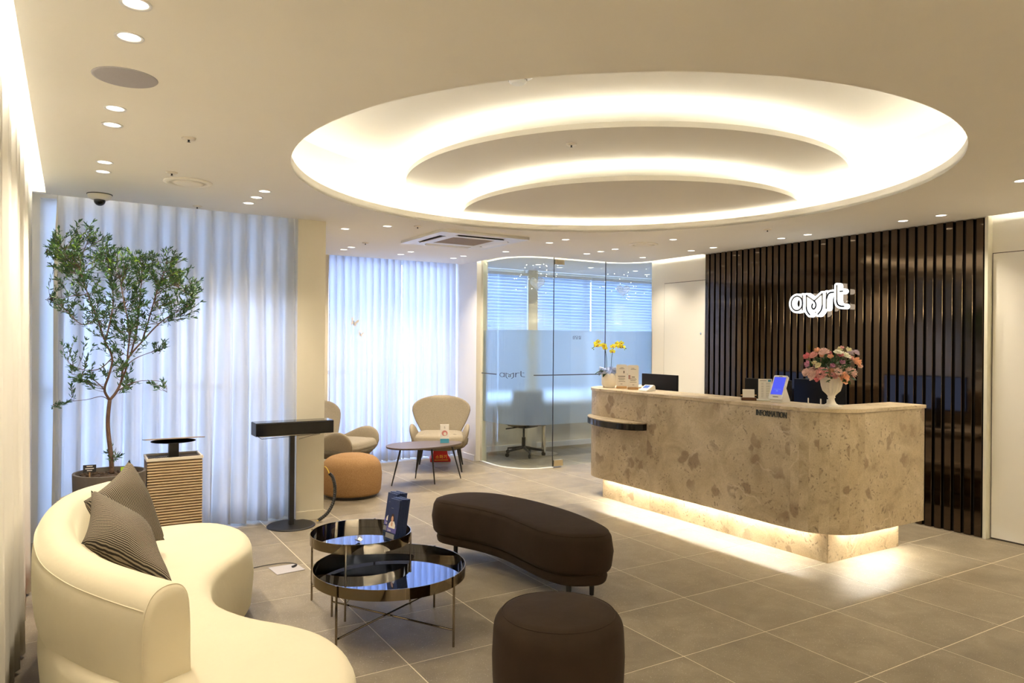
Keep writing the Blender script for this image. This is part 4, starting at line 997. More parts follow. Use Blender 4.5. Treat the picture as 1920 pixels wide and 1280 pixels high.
# ------------------------------------------------------------------ charging kiosk
kx, ky = 1.575, 6.06
kt = thing('kiosk_stand', 'black stand with a long box head on a pole and round floor plate', 'stand', (kx, ky, 0))
bm = BM(); lathe(bm, [(0, .0005), (.195, .0005), (.195, .006), (.185, .012), (0, .013)], (kx, ky, 0), 56); obj('base_plate', bm, M['black'], kt, smooth=False)
bm = BM(); box(bm, kx-.020, kx+.020, ky-.020, ky+.020, .013, .765); obj('pole', bm, M['black'], kt, bevel=.003)
bm = BM(); box(bm, 1.268, 1.902, 5.975, 6.150, .765, .868); obj('head_box', bm, M['dark'], kt, bevel=.002)
bm = BM(); box(bm, 1.272, 1.898, 5.970, 5.9745, .769, .864); obj('front_panel', bm, M['blackgloss'], kt)
bm = BM(); box(bm, 1.272, 1.898, 5.979, 6.146, .8685, .872); obj('glass_top', bm, M['blackgloss'], kt)
bm = BM(); box(bm, 1.30, 1.60, 6.0, 6.13, .757, .7645); obj('underside_tray', bm, M['offwhite'], kt)
bm = BM(); tube(bm, [(1.29, 6.0, .764), (1.32, 6.0, .742), (1.50, 6.01, .747), (1.72, 6.02, .755), (1.86, 6.02, .7645)], .0025, 6); tube(bm, [(1.625, 6.03, .72), (1.70, 6.02, .74), (1.80, 6.02, .755)], .002, 6); obj('wire', bm, M['cable'], kt)
t = thing('conduit_cable', 'black spiral-wrapped cable curving from the stand base round the pillar', 'cable', (1.85, 6.05, 0))
cp = [Vector(p) for p in ((1.905, 6.10, .40), (1.935, 6.09, .36), (1.95, 6.08, .27), (1.935, 6.07, .16), (1.88, 6.06, .07), (1.80, 6.05, .020))]
cs = spline(cp, 60, False); rs = [.0125+.0035*(i % 2) for i in range(len(cs))]
bm = BM(); tube(bm, cs, rs, 8); obj('spiral_sleeve', bm, M['cable'], t)
bm = BM(); tube(bm, spline([(1.895, 6.195, .445), (1.897, 6.15, .44), (1.90, 6.11, .42), (1.905, 6.10, .40)], 12, False), .004, 6); tube(bm, [(1.80, 6.05, .020), (1.785, 6.05, .017)], .004, 6); obj('yellow_wire', bm, M['yellow'], t)
# ------------------------------------------------------------------ air purifier
ap = thing('air_purifier', 'tall wood-tone slatted air purifier with raised lid behind the sofa', 'air purifier', (.64, 5.76, 0))
x0, x1, y0, y1 = .458, .825, 5.60, 5.86
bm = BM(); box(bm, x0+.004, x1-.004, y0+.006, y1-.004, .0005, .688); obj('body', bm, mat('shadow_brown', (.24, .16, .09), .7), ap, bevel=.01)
sm = None
for k in range(34):
    z = .02+k*.0195
    if sm is None:
        bm = BM(); solid(bm, [(y0-.004, z), (y0+.006, z-.005), (y0+.006, z+.009), (y0-.002, z+.008)], 'x', x0+.004, x1-.004)
        o = obj('slat', bm, M['beige_slat'], ap); sm = o.data
    else:
        o = bpy.data.objects.new('slat', sm); link(o); o.parent = ap; o.location = (0, 0, k*.0195)
bm = BM()
for (a, b, c, d) in ((x0, x1, y0-.004, y0+.008), (x0, x1, y1-.012, y1), (x0, x0+.012, y0, y1), (x1-.012, x1, y0, y1)): box(bm, a, b, c, d, .685, .705)
obj('top_frame', bm, M['offwhite'], ap)
bm = BM(); box(bm, x0+.012, x1-.012, y0+.008, y1-.012, .692, .6935); obj('outlet_well', bm, M['blackgloss'], ap)
bm = BM()
for k in range(9):
    for s in (-1, 1): boxm(bm, Matrix.Translation((.6415+s*(.05+k*.0145), 5.70, .696)) @ Matrix.Rotation(.3*s, 4, 'Z'), .003, .12, .005)
obj('louvre_fin', bm, M['grille'], ap, kind='stuff')
bm = BM(); box(bm, .61, .675, 5.70, 5.76, .69, .80); obj('neck', bm, M['black'], ap)
bm = BM(); box(bm, .45, .835, 5.60, 5.86, .806, .812)
for v_ in bm.verts: v_.co.z += (5.86-v_.co.y)*.11
obj('lid', bm, mat('lid_taupe', (.33, .25, .17), .5), ap)
bm = BM(); lathe(bm, [(0, -.016), (.06, -.014), (.15, -.001), (0, -.001)], (.642, 5.73, .806), 32); obj('lid_underside', bm, M['black'], ap)
# floor box
t = thing('floor_plate', 'grey rectangular floor socket plate with a thin cable', 'floor box', (1.25, 4.93, 0))
bm = BM(); prism(bm, [(1.151, 5.006), (1.168, 4.828), (1.355, 4.848), (1.337, 5.007)], .0005, .004); obj('cover', bm, M['speaker'], t)
bm = BM(); tube(bm, spline([(.86, 5.02, .006), (1.0, 5.03, .006), (1.15, 5.06, .006), (1.28, 5.05, .006), (1.335, 4.98, .006), (1.30, 4.93, .008)], 30, False), .003, 6); obj('cable', bm, M['dark'], t)
bm = BM(); tube(bm, [(1.29, 4.925, .011), (1.32, 4.945, .011)], .007, 8); obj('plug', bm, M['dark'], t)
# ------------------------------------------------------------------ fire extinguishers
def extinguisher(x, y, label, stand=True, rz=0, text=True):
    t = thing('fire_extinguisher', label, 'fire extinguisher', (x, y, 0), rz)
    zb = .14 if stand else .04; wd_ = 1 if text else .78
    bm = BM(); lathe(bm, [(0, zb+.001), (.07, zb+.001), (.078, zb+.02), (.078, zb+.30), (.06, zb+.36), (.025, zb+.39), (.02, zb+.41), (0, zb+.41)], (0, 0, 0), 28); obj('cylinder', bm, M['red'], t, local=True, smooth=True)
    bm = BM(); lathe(bm, [(0, zb+.41), (.018, zb+.41), (.018, zb+.45), (0, zb+.45)], (0, 0, 0), 12); tube(bm, [(0, 0, zb+.44), (.09, 0, zb+.47)], .008, 6); tube(bm, [(0, 0, zb+.455), (.10, 0, zb+.50)], .008, 6); obj('valve_handle', bm, M['steel'], t, local=True)
    bm = BM(); tube(bm, spline([(0.02, 0, zb+.43), (.08, -.03, zb+.46), (.13, -.04, zb+.38), (.12, -.03, zb+.25), (.10, -.02, zb+.1)], 24, False), .011, 8); obj('hose', bm, M['black'], t, local=True)
    if stand:
        bm = BM(); rows = [[(s*a, s*b, z) for a, b in ((-.13*wd_, -.11*wd_), (.13*wd_, -.11*wd_), (.13*wd_, .11*wd_), (-.13*wd_, .11*wd_))] for s, z in ((1, .0005), (1, .035), (.72, .09), (.66, .16))]
        V = grid(bm, rows, closed_u=True); bm.faces.new(V[0][::-1]); bm.faces.new(V[-1]); obj('stand', bm, M['red'], t, local=True, bevel=.004)
        if not text: return t
        bm = curve2mesh(None, .0006, '소화기', .055); xf(bm, Matrix.Translation((0.01, -.105, .062)) @ Matrix.Rotation(R_(62), 4, 'X')); obj('lettering', bm, M['yellow'], t, local=True)
        bm = BM(); boxm(bm, Matrix.Translation((.01, -.1105, .026)), .17, .001, .006); obj('underline', bm, M['yellow'], t, local=True)
    return t
extinguisher(4.09, 8.44, 'red fire extinguisher on a red stand with yellow lettering, under the armchair', True, R_(-22))
extinguisher(-.045, 4.99, 'red fire extinguisher with black hose half hidden between curtain and sofa', True, R_(-10), False)
# ------------------------------------------------------------------ tree in planter
PX, PY = .237, 5.62
tr = thing('potted_olive_tree', 'slender leafy olive tree in a grey round planter before the curtain', 'potted tree', (PX, PY, 0))
bm = BM(); lathe(bm, [(0, .0005), (.185, .0005), (.20, .02), (.222, .62), (.222, .635), (.205, .635), (.20, .60), (0, .60)], (PX, PY, 0), 48); obj('planter', bm, M['pot'], tr, smooth=False)
bm = BM(); lathe(bm, [(0, .615), (.1, .612), (.203, .603), (0, .601)], (PX, PY, 0), 32)
for k in range(90):
    a = random.uniform(0, 2*pi); r = .19*sqrt(random.random()); boxm(bm, Matrix.Translation((PX+r*cos(a), PY+r*sin(a), .615)) @ Matrix.Rotation(random.uniform(0, 3), 4, 'Z') @ Matrix.Rotation(random.uniform(-.6, .6), 4, 'X'), .03, .012, .006)
obj('bark_mulch', bm, M['soil'], tr, kind='stuff')
def T(a, b, dy=0): return Vector((-.142+(a-85)*.00326, PY+.03+dy, 1.539+(635-b)*.0037))
rt_ = random.Random(11)
main = [  # hand-drawn limb skeleton (sketch units), depth offset, radii
 ([(205, 884, 0), (203, 850, 0), (198, 810, 0), (197, 780, 0), (200, 748, 0)], .016, .0125),
 ([(200, 748, 0), (212, 735, .03), (222, 715, .06), (226, 690, .08), (240, 665, .10), (262, 640, .10), (290, 610, .12), (315, 590, .1), (352, 570, .1)], .010, .003),
 ([(200, 748, 0), (190, 728, -.03), (198, 700, -.05), (203, 670, -.07), (190, 640, -.08), (176, 600, -.1), (158, 555, -.1), (145, 510, -.08)], .009, .003),
 ([(222, 715, .06), (230, 690, .0), (232, 660, -.05), (234, 620, -.08), (222, 560, -.1), (215, 520, -.1)], .007, .003),
 ([(240, 665, .10), (250, 620, .05), (255, 560, .0), (258, 520, .0), (262, 480, .05)], .006, .0025),
 ([(262, 640, .10), (272, 600, .02), (285, 550, -.05), (298, 510, -.08), (305, 480, -.1)], .006, .0025),
 ([(190, 640, -.08), (200, 600, .0), (206, 560, .08), (200, 510, .12), (195, 490, .1)], .006, .0025),
 ([(158, 555, -.1), (145, 500, .0), (158, 455, .05), (161, 428, .05)], .004, .0015),
 ([(198, 748, 0), (185, 742, .05), (160, 748, .1), (135, 750, .1), (100, 755, .12)], .003, .001),
 ([(203, 670, -.07), (180, 690, -.05), (150, 690, -.1), (125, 678, -.1)], .004, .0012),
 ([(190, 728, -.03), (172, 712, .08), (150, 705, .1), (130, 700, .1)], .004, .0012),
 ([(226, 690, .08), (250, 672, .1), (280, 660, .1), (318, 648, .1)], .004, .0012),
 ([(214, 733, .03), (235, 718, -.08), (262, 712, -.1), (300, 716, -.1), (306, 735, -.1)], .0035, .001),
 ([(176, 600, -.1), (150, 610, -.1), (125, 590, -.12), (110, 575, -.1)], .004, .0012),
 ([(203, 860, 0), (210, 850, -.03), (212, 835, -.05)], .002, .001),
 ([(285, 550, -.05), (320, 530, 0), (350, 545, .05), (370, 540, .08)], .004, .0012),
 ([(158, 555, -.1), (125, 560, -.05), (85, 566, 0)], .003, .001),
 ([(145, 510, -.08), (120, 480, -.05), (100, 465, 0), (85, 480, .02)], .003, .001)]
skel = []; tb = BM(); bbr = BM()
for i, (pts, r0, r1) in enumerate(main):
    P = spline([tuple(T(a, b, c)) for a, b, c in pts], len(pts)*5, False)
    rs = [r0+(r1-r0)*k/(len(P)-1) for k in range(len(P))]
    tube(tb if i == 0 else bbr, P, rs, 7)
    if i: skel += [(p, r) for p, r in zip(P, rs)][3:]
lf = BM(); lf2 = BM()
def leaf(bmx, p, d, ln, wd):
    d = d.normalized(); s = d.cross(Vector((rt_.uniform(-1, 1), rt_.uniform(-1, 1), rt_.uniform(.2, 1)))).normalized(); n = d.cross(s)*wd*.25
    a = bmx.verts.new(p); b = bmx.verts.new(p+d*ln*.35+s*wd/2+n); c = bmx.verts.new(p+d*ln*.75+s*wd*.38+n); e = bmx.verts.new(p+d*ln)
    b2 = bmx.verts.new(p+d*ln*.35-s*wd/2+n); c2 = bmx.verts.new(p+d*ln*.75-s*wd*.38+n); m1 = bmx.verts.new(p+d*ln*.35); m2 = bmx.verts.new(p+d*ln*.75)
    for f in ((a, b, m1), (b, c, m2, m1), (c, e, m2), (a, m1, b2), (m1, m2, c2, b2), (m2, e, c2)): bmx.faces.new(f)
BL = [(150, 475, 60, 48, 90), (215, 500, 50, 40, 50), (288, 500, 58, 38, 84), (335, 535, 42, 34, 40), (150, 560, 50, 40, 36), (215, 570, 60, 42, 52), (285, 565, 50, 45, 38), (190, 620, 50, 36, 32), (255, 615, 45, 34, 20), (112, 500, 26, 34, 22), (345, 575, 24, 20, 14), (130, 650, 20, 20, 5), (160, 690, 32, 22, 16), (145, 712, 22, 14, 9),
      (215, 670, 22, 18, 7), (235, 700, 20, 24, 9), (300, 648, 20, 10, 7), (290, 714, 22, 9, 5), (112, 752, 20, 6, 4), (125, 585, 16, 20, 6), (365, 548, 14, 18, 8), (160, 440, 10, 16, 5), (208, 846, 12, 14, 5), (238, 720, 12, 16, 5), (95, 565, 8, 4, 3), (100, 475, 14, 22, 6)]
for cx, cy_, rx, ry, n in BL:
    for k in range(n):
        a = rt_.uniform(0, 2*pi); q = sqrt(rt_.random()); dep = rt_.uniform(-.30, .26)*min(1, rx/45)
        tip = T(cx+rx*q*cos(a), cy_+ry*q*sin(a), dep)
        tip.y = min(tip.y, PY+.32)
        cand = sorted(skel, key=lambda s: (s[0]-tip).length+max(0, s[0].z-tip.z+.05)*1.5)[:6]; b0, r = rt_.choice(cand[:4])
        mid = (b0+tip)/2+Vector((rt_.uniform(-.02, .02), rt_.uniform(-.02, .02), rt_.uniform(-.03, .01)))
        P = spline([tuple(b0), tuple(mid), tuple(tip)], 14, False)
        tube(bbr, P, [.0016*(1-.5*i/len(P)) for i in range(len(P))], 4, cap=False)
        for i, p in enumerate(P):
            if i < len(P)*.3: continue
            d = (P[min(i+1, len(P)-1)]-P[i-1])
            for s in range(2 if rt_.random() < .35 else 1):
                dd = d.normalized()+Vector((rt_.uniform(-1, 1), rt_.uniform(-1, 1), rt_.uniform(-.7, .9)))*.95
                leaf(lf2 if (rt_.random() < .16 and cy_ < 560) else lf, p+d*rt_.random()*.5, dd, rt_.uniform(.024, .042), rt_.uniform(.0065, .0105))
        leaf(lf, P[-1], d, .035, .009)
obj('trunk', tb, M['bark'], tr, smooth=True); obj('branches', bbr, M['bark'], tr, smooth=True, kind='stuff')
obj('foliage', lf, M['leaf'], tr, kind='stuff'); obj('young_foliage', lf2, M['leaf_l'], tr, kind='stuff', label='bright green young leaves')
t = thing('plant_sign', 'small black plant sign with white print stuck in the grey planter', 'sign', (.115, 5.50, .60), R_(-6))
bm = BM(); boxm(bm, Matrix.Translation((0, 0, .045)), .008, .003, .09); obj('stake', bm, M['wood'], t, local=True)
bm = BM(); boxm(bm, Matrix.Translation((0, -.003, .085)), .075, .003, .048); obj('plate', bm, M['dark'], t, local=True)
bm = BM()
for z, w_ in ((.10, .035), (.085, .05), (.072, .03)): boxm(bm, Matrix.Translation((0, -.005, z)), w_, .0006, .005)
obj('print_lines', bm, M['paper'], t, local=True, kind='stuff')
t = thing('plant_tag', 'small lime green tag in the planter behind the trunk', 'tag', (.31, 5.55, .60))
bm = BM(); boxm(bm, Matrix.Translation((0, 0, .05)), .024, .003, .04); boxm(bm, Matrix.Translation((0, 0, .02)), .006, .003, .04); obj('tag_plate', bm, mat('lime', (.45, .75, .05), .5), t, local=True)
# ------------------------------------------------------------------ wall sign
sg_ = thing('illuminated_sign', 'glowing white lettered wall sign on the bronze slatted wall', 'sign', (6.2, 4.4, 1.95))
def signmap(bm, x0, sc=1.0):
    for v in bm.verts:
        X, Y, d = v.co.x, v.co.y, v.co.z
        v.co = Vector((x0-d, 4.735-(X-265)/1235*.665, 1.959+(Y+590)/2063))
    return bm
bm = stroke_solid(MARK, 104, .055); signmap(bm, 6.225); obj('glowing_letters', bm, M['sign'], sg_)
bm = ribbon(MARK, 33)
bmesh.ops.translate(bm, verts=bm.verts, vec=(0, 0, .0565)); signmap(bm, 6.225); obj('dark_face', bm, M['signface'], sg_)
bm = BM()
for yy, zz in ((4.6, 1.95), (4.42, 1.93), (4.14, 1.95)): tube(bm, [(6.25, yy, zz), (6.224, yy, zz)], .006, 8)
obj('standoff', bm, M['steel'], sg_)
# ------------------------------------------------------------------ things on the desk
DZ = 1.0905
def lath(name, label, cat, x, y, prof, m, n=40, **k):
    t = thing(name, label, cat, (x, y, DZ)); bm = BM(); lathe(bm, prof, (x, y, DZ), n); o = obj(k.get('part', 'pot'), bm, m, t, smooth=True); return t
# orchid
ox, oy = 4.66, 5.72
oc = lath('potted_orchid', 'yellow orchid with two stems in a white pot, blue gauze bow', 'potted orchid', ox, oy, [(0, 0), (.058, 0), (.062, .006), (.062, .014), (.075, .03), (.078, .08), (.076, .135), (.070, .145), (.066, .14), (0, .13)], M['ivory'])
rq = random.Random(4)
bm = BM()
for k in range(34):
    a = rq.uniform(0, 2*pi); r = rq.uniform(.03, .10); c = Vector((ox+r*cos(a)*.9, oy+r*sin(a)*.9, DZ+.15+rq.uniform(-.01, .035)))
    s1 = Vector((rq.uniform(-1, 1), rq.uniform(-1, 1), rq.uniform(-.2, 1))).normalized()*rq.uniform(.03, .055); s2 = s1.cross(Vector((rq.uniform(-1, 1), rq.uniform(-1, 1), .3))).normalized()*.022
    bm.faces.new([bm.verts.new(c+v) for v in (s1*-.6-s2, s1*.2-s2*1.3, s1+s2*.3, s1*.3+s2*1.2, s1*-.7+s2)])
o = obj('gauze_bow', bm, M['blue_ribbon'], oc); sd = o.modifiers.new('s', 'SOLIDIFY'); sd.thickness = .002
def bigleaf(root, p, az, ln, wd, droop, m, nm='leaf'):
    P = []
    for i in range(9):
        t_ = i/8; r = ln*t_; z = ln*.45*t_-droop*t_*t_; w_ = wd*sin(pi*min(1, t_*.92+.06))**.7
        c = Vector((p[0]+r*cos(az), p[1]+r*sin(az), p[2]+z)); s = Vector((-sin(az), cos(az), 0))
        P.append([c-s*w_/2+Vector((0, 0, .15*w_)), c, c+s*w_/2+Vector((0, 0, .15*w_))])
    bm = BM(); grid(bm, P); o = obj(nm, bm, m, root, smooth=True); sd = o.modifiers.new('s', 'SOLIDIFY'); sd.thickness = .002
for az, ln in ((2.7, .15), (-.9, .15), (1.9, .12), (-.3, .13), (3.4, .10)): bigleaf(oc, (ox, oy, DZ+.15), az, ln, .05, .09, M['leaf_d'])
def orchid_flower(root, c, face, r):
    bm = BM(); f = face.normalized(); u = f.cross(Vector((0, 0, 1))).normalized(); v = u.cross(f)
    for k, (a, L_f, W) in enumerate(((90, 1, .75), (210, .95, .6), (330, .95, .6), (15, 1.1, 1.15), (165, 1.1, 1.15))):
        d = u*cos(R_(a))+v*sin(R_(a)); s = u*-sin(R_(a))+v*cos(R_(a)); ofs = f*(.002*k)
        pts = [c+ofs, c+ofs+d*r*.35*L_f+s*r*.36*W-f*.002, c+ofs+d*r*.75*L_f+s*r*.36*W, c+ofs+d*r*L_f, c+ofs+d*r*.75*L_f-s*r*.36*W, c+ofs+d*r*.35*L_f-s*r*.36*W-f*.002]
        bm.faces.new([bm.verts.new(p) for p in pts])
    n0 = len(bm.faces); sphere(bm, c+f*.010-v*.004, r*.22, 8, 6)
    bm.faces.ensure_lookup_table()
    for fc in list(bm.faces)[n0:]: fc.material_index = 1
    o = obj('flower', bm, [M['orchid'], M['orchid_c']], root); sd = o.modifiers.new('s', 'SOLIDIFY'); sd.thickness = .0015
lat = Vector((.853, -.522, 0)); vw = Vector((-.6, -.8, .05))
for s, px0 in ((-1, -.025), (1, .022)):
    b0 = Vector((ox, oy, DZ+.13))+lat*px0; st_ = [tuple(b0), tuple(b0+Vector((0, 0, .12))), tuple(b0+lat*.008*s+Vector((0, 0, .21))), tuple(b0+lat*.025*s+Vector((0, 0, .275))), tuple(b0+lat*.07*s+Vector((0, 0, .31))), tuple(b0+lat*.115*s+Vector((0, 0, .295))), tuple(b0+lat*.14*s+Vector((0, 0, .265)))]
    P = spline(st_, 36, False); bm = BM(); tube(bm, P, .003, 6); obj('stem', bm, M['stem'], oc)
    for k, i in enumerate((15, 18, 20, 22, 24, 26, 28, 30)):
        p = P[min(i, len(P)-1)]; orchid_flower(oc, p+Vector((rq.uniform(-.018, .018), rq.uniform(-.012, .012), rq.uniform(-.028, .022)))+vw*.012, vw+Vector((rq.uniform(-.4, .4), 0, rq.uniform(-.3, .3))), rq.uniform(.024, .031))
    bm = BM(); sphere(bm, P[-1]+lat*.006*s, .007, 8, 6); sphere(bm, P[-3]+Vector((0, 0, -.02)), .006, 8, 6); obj('bud', bm, M['leaf_l'], oc, smooth=True)
# acrylic info cards on wooden feet
for k, (x, y, lab_) in enumerate(((4.665, 5.53, 'left white acrylic notice card on a wooden foot, beside the orchid'), (4.665, 5.36, 'right white notice card with red marks on a wooden foot'))):
    t = thing('notice_card', lab_, 'card stand', (x, y, DZ), R_(-38), 'notice cards on the desk')
    bm = BM(); boxm(bm, Matrix.Translation((0, 0, .011)), .105, .045, .022); obj('wooden_foot', bm, M['wood'], t, local=True, bevel=.002)
    bm = BM(); w_, h_, r = .108, .215, .018; pts = [(-w_/2, .022), (w_/2, .022)] + [(a, b) for a, b in arc(w_/2-r, .022+h_-r, r, 0, 90, 5)] + [(a, b) for a, b in arc(-w_/2+r, .022+h_-r, r, 90, 180, 5)]
    solid(bm, pts, 'y', -.002, .002); obj('card', bm, M['paper'], t, local=True)
    bm = BM(); rw = random.Random(k)
    rows = [(.205, .03), (.195, .05), (.12, .07 if k == 0 else .03), (.105, .06), (.095, .07), (.085, .05), (.07, .065), (.045, .02)]
    for z, ww in rows: boxm(bm, Matrix.Translation((rw.uniform(-.004, .004), -.0025, z)), ww, .0006, .0035 if z != .12 else .007)
    if k == 0: boxm(bm, Matrix.Translation((.022, -.0025, .163)), .010, .0006, .024)
    obj('print_lines', bm, M['ink'], t, local=True, kind='stuff')
    if k == 1:
        bm = BM()
        for z in (.133, .120, .107): boxm(bm, Matrix.Translation((-.035, -.0034, z)), .018, .0006, .008)
        obj('red_marks', bm, mat('dark_red_print', (.28, .05, .06), .5), t, local=True)
# card terminal
t = thing('card_terminal', 'small white wedge terminal with blue screen before the left monitor', 'terminal', (4.64, 5.13, DZ), R_(-78))
bm = BM(); solid(bm, [(-.075, 0), (.07, 0), (.06, .05), (.035, .058), (-.07, .012)], 'x', -.05, .05); obj('body', bm, M['white'], t, local=True, bevel=.005)
bm = BM(); boxm(bm, Matrix.Translation((0, -.01, .042)) @ Matrix.Rotation(R_(23.6), 4, 'X'), .055, .05, .002); obj('screen', bm, M['screen2'], t, local=True)
# monitors seen from behind
def monitor(x, y0, y1, z0, z1, label, mark=True):
    yc = (y0+y1)/2; t = thing('monitor', label, 'monitor', (x, yc, .7505))
    bm = BM(); box(bm, x-.012, x+.012, y0, y1, z0, z1); obj('display_back', bm, M['monitor'], t, bevel=.003)
    bm = BM(); box(bm, x+.012, x+.0135, y0+.008, y1-.008, z0+.008, z1-.008); obj('panel', bm, M['screen2'], t)
    bm = BM(); box(bm, x+.015, x+.035, yc-.03, yc+.03, .76, z0+.12); obj('stand_neck', bm, M['dark'], t)
    bm = BM(); box(bm, x-.07, x+.12, yc-.11, yc+.11, .7505, .760); obj('stand_foot', bm, M['dark'], t, bevel=.002)
monitor(5.18, 5.28, 5.80, .90, 1.222, 'left desk monitor seen from behind beside the notice cards')
monitor(5.18, 3.95, 4.43, .92, 1.236, 'right desk monitor seen from behind, behind the card holder')
monitor(5.32, 3.54, 4.02, .92, 1.248, 'far right desk monitor behind the tablet stand')
# business card holder
t = thing('card_holder', 'walnut holder with cream business cards beside the blue tablet', 'card holder', (4.63, 3.93, DZ), R_(-40))
bm = BM(); boxm(bm, Matrix.Translation((0, 0, .012)), .115, .05, .024); obj('walnut_base', bm, M['darkwood'], t, local=True, bevel=.003)
bm = BM(); boxm(bm, Matrix.Translation((0, .004, .055)) @ Matrix.Rotation(R_(-10), 4, 'X'), .09, .014, .065); obj('card_stack', bm, M['paper'], t, local=True)
bm = BM(); boxm(bm, Matrix.Translation((0, .0, .042)) @ Matrix.Rotation(R_(-8), 4, 'X'), .122, .004, .008); obj('wooden_clip', bm, M['wood'], t, local=True)
# price list stand
t = thing('price_list_stand', 'upright acrylic stand with white price list, left of the tablet', 'sign holder', (4.74, 3.86, DZ), R_(-36))
bm = BM(); boxm(bm, Matrix.Translation((0, .01, .003)), .12, .09, .005); obj('acrylic_base', bm, M['white'], t, local=True)
bm = BM(); boxm(bm, Matrix.Translation((0, 0, .09)), .105, .004, .165); obj('sheet', bm, M['paper'], t, local=True)
bm = BM(); boxm(bm, Matrix.Translation((.034, -.003, .158)), .024, .001, .016); obj('blue_logo', bm, M['tealp'], t, local=True)
bm = BM()
for k in range(9):
    boxm(bm, Matrix.Translation((-.022, -.003, .138-k*.0135)), .018, .001, .0022); boxm(bm, Matrix.Translation((.022, -.003, .138-k*.0135)), .030, .001, .0022)
boxm(bm, Matrix.Translation((-.016, -.003, .158)), .05, .001, .003); obj('print_lines', bm, M['ink'], t, local=True, kind='stuff')
# tablet kiosk
t = thing('tablet_kiosk', 'white tilted tablet kiosk with bright blue screen on the desk', 'tablet', (4.68, 3.69, DZ), R_(-80))
tm = Matrix.Translation((0, -.035, .020)) @ Matrix.Rotation(R_(-27), 4, 'X')
bm = BM(); w_, h_ = .115, .205; r = .012
pts = arc(w_/2-r, h_-r, r, 0, 90, 4)+arc(-w_/2+r, h_-r, r, 90, 180, 4)+arc(-w_/2+r, r, r, 180, 270, 4)+arc(w_/2-r, r, r, 270, 360, 4); solid(bm, pts, 'y', -.012, .012); xf(bm, tm); obj('housing', bm, M['white'], t, local=True, bevel=.002)
bm = BM(); boxm(bm, tm @ Matrix.Translation((0, -.0125, .115)), .094, .001, .148); obj('screen', bm, M['screen'], t, local=True)
bm = BM(); boxm(bm, tm @ Matrix.Translation((0, -.0133, .085)), .06, .0004, .0015); boxm(bm, tm @ Matrix.Translation((0, -.0133, .072)), .016, .0004, .005); obj('screen_text', bm, M['screen2'], t, local=True)
bm = BM(); boxm(bm, tm @ Matrix.Translation((0, -.0125, .022)), .045, .001, .005); boxm(bm, tm @ Matrix.Translation((0, -.0125, .197)), .028, .001, .004); obj('card_slot', bm, M['dark'], t, local=True)
bm = BM(); solid(bm, [(-.03, 0), (.11, 0), (.11, .012), (.045, .115), (.02, .10), (-.03, .02)], 'x', -.045, .045); obj('wedge_stand', bm, M['white'], t, local=True, bevel=.003)
# three small white pen stubs
for k, (x, y) in enumerate(((4.79, 3.50), (4.80, 3.40), (4.80, 3.345))):
    bm = BM(); lathe(bm, [(0, 0), (.005, 0), (.005, .040), (.003, .045), (0, .045)], (0, 0, 0), 10); o = obj('white_peg', bm, M['white'], smooth=True, origin=None); o.location = (x, y, DZ)
    tag(o, ['leftmost small white peg, right of the tablet', 'middle small white peg between tablet and vase', 'small white peg nearest to the flower vase'][k], 'peg', 'small pegs on the desk')
# urn vase and bouquet
vx, vy = 4.74, 3.27
vt = thing('urn_vase', 'fluted ivory pedestal urn at the right end of the desk', 'vase', (vx, vy, DZ))
bm = BM(); n = 48; prof = [(0, 0), (.062, 0), (.062, .008), (.050, .012), (.034, .022), (.024, .04), (.021, .058), (.028, .066), (.024, .074), (.034, .088), (.058, .115), (.068, .150), (.074, .190), (.086, .208), (.084, .212), (.070, .20), (.0, .19)]
rings = []
for r, z in prof:
    rings.append([(vx+(r*(1+(.075*cos(16*2*pi*i/96) if .09 < z < .2 and r > .03 else 0)))*cos(2*pi*i/96), vy+(r*(1+(.075*cos(16*2*pi*i/96) if .09 < z < .2 and r > .03 else 0)))*sin(2*pi*i/96), DZ+z) for i in range(96)])
V = grid(bm, rings, closed_u=True); bmesh.ops.remove_doubles(bm, verts=bm.verts, dist=1e-5)
obj('fluted_bowl', bm, M['ivory'], vt, smooth=True)
bm = BM(); prism(bm, [(vx+.078*cos(R_(a)), vy+.078*sin(R_(a))) for a in range(22, 382, 45)], DZ, DZ+.006); obj('foot_plate', bm, M['ivory'], vt)
bq = thing('flower_bouquet', 'round bouquet of pink, peach and white flowers in the urn', 'bouquet', (vx, vy, DZ+.2))
rb = random.Random(21)
def bloom(c, face, r, m, kind):
    bm = BM(); f = face.normalized(); u = f.orthogonal().normalized(); v = f.cross(u)
    lay = {'rose': ((1, .25, 6), (.8, .5, 6), (.6, .75, 5), (.36, .95, 4)), 'carnation': ((1, .2, 11), (.85, .45, 10), (.65, .7, 9), (.4, .9, 7)), 'daisy': ((1, .1, 14), (.8, .35, 12), (.5, .5, 9)), 'bud': ((.8, .6, 5), (.6, 1.0, 4))}[kind]
    for li, (rr, hh, n) in enumerate(lay):
        for k in range(n):
            a = 2*pi*(k+.5*li)/n+rb.uniform(-.1, .1); d = u*cos(a)+v*sin(a); s = u*-sin(a)+v*cos(a); wdt = rr*r*2.6/n*2.0; tipj = rb.uniform(.88, 1.08)
            p0 = c+f*(r*.1); p1 = c+d*rr*r*.6+f*r*hh*.45; p2 = c+d*rr*r*tipj+f*r*hh
            q = [p0-s*wdt*.15, p0+s*wdt*.15, p1+s*wdt*.5, p2+s*wdt*.38, p2+f*r*.06, p2-s*wdt*.38, p1-s*wdt*.5]
            bm.faces.new([bm.verts.new(x) for x in q])
    sphere(bm, c+f*r*.25, r*.34, 8, 6); return bm
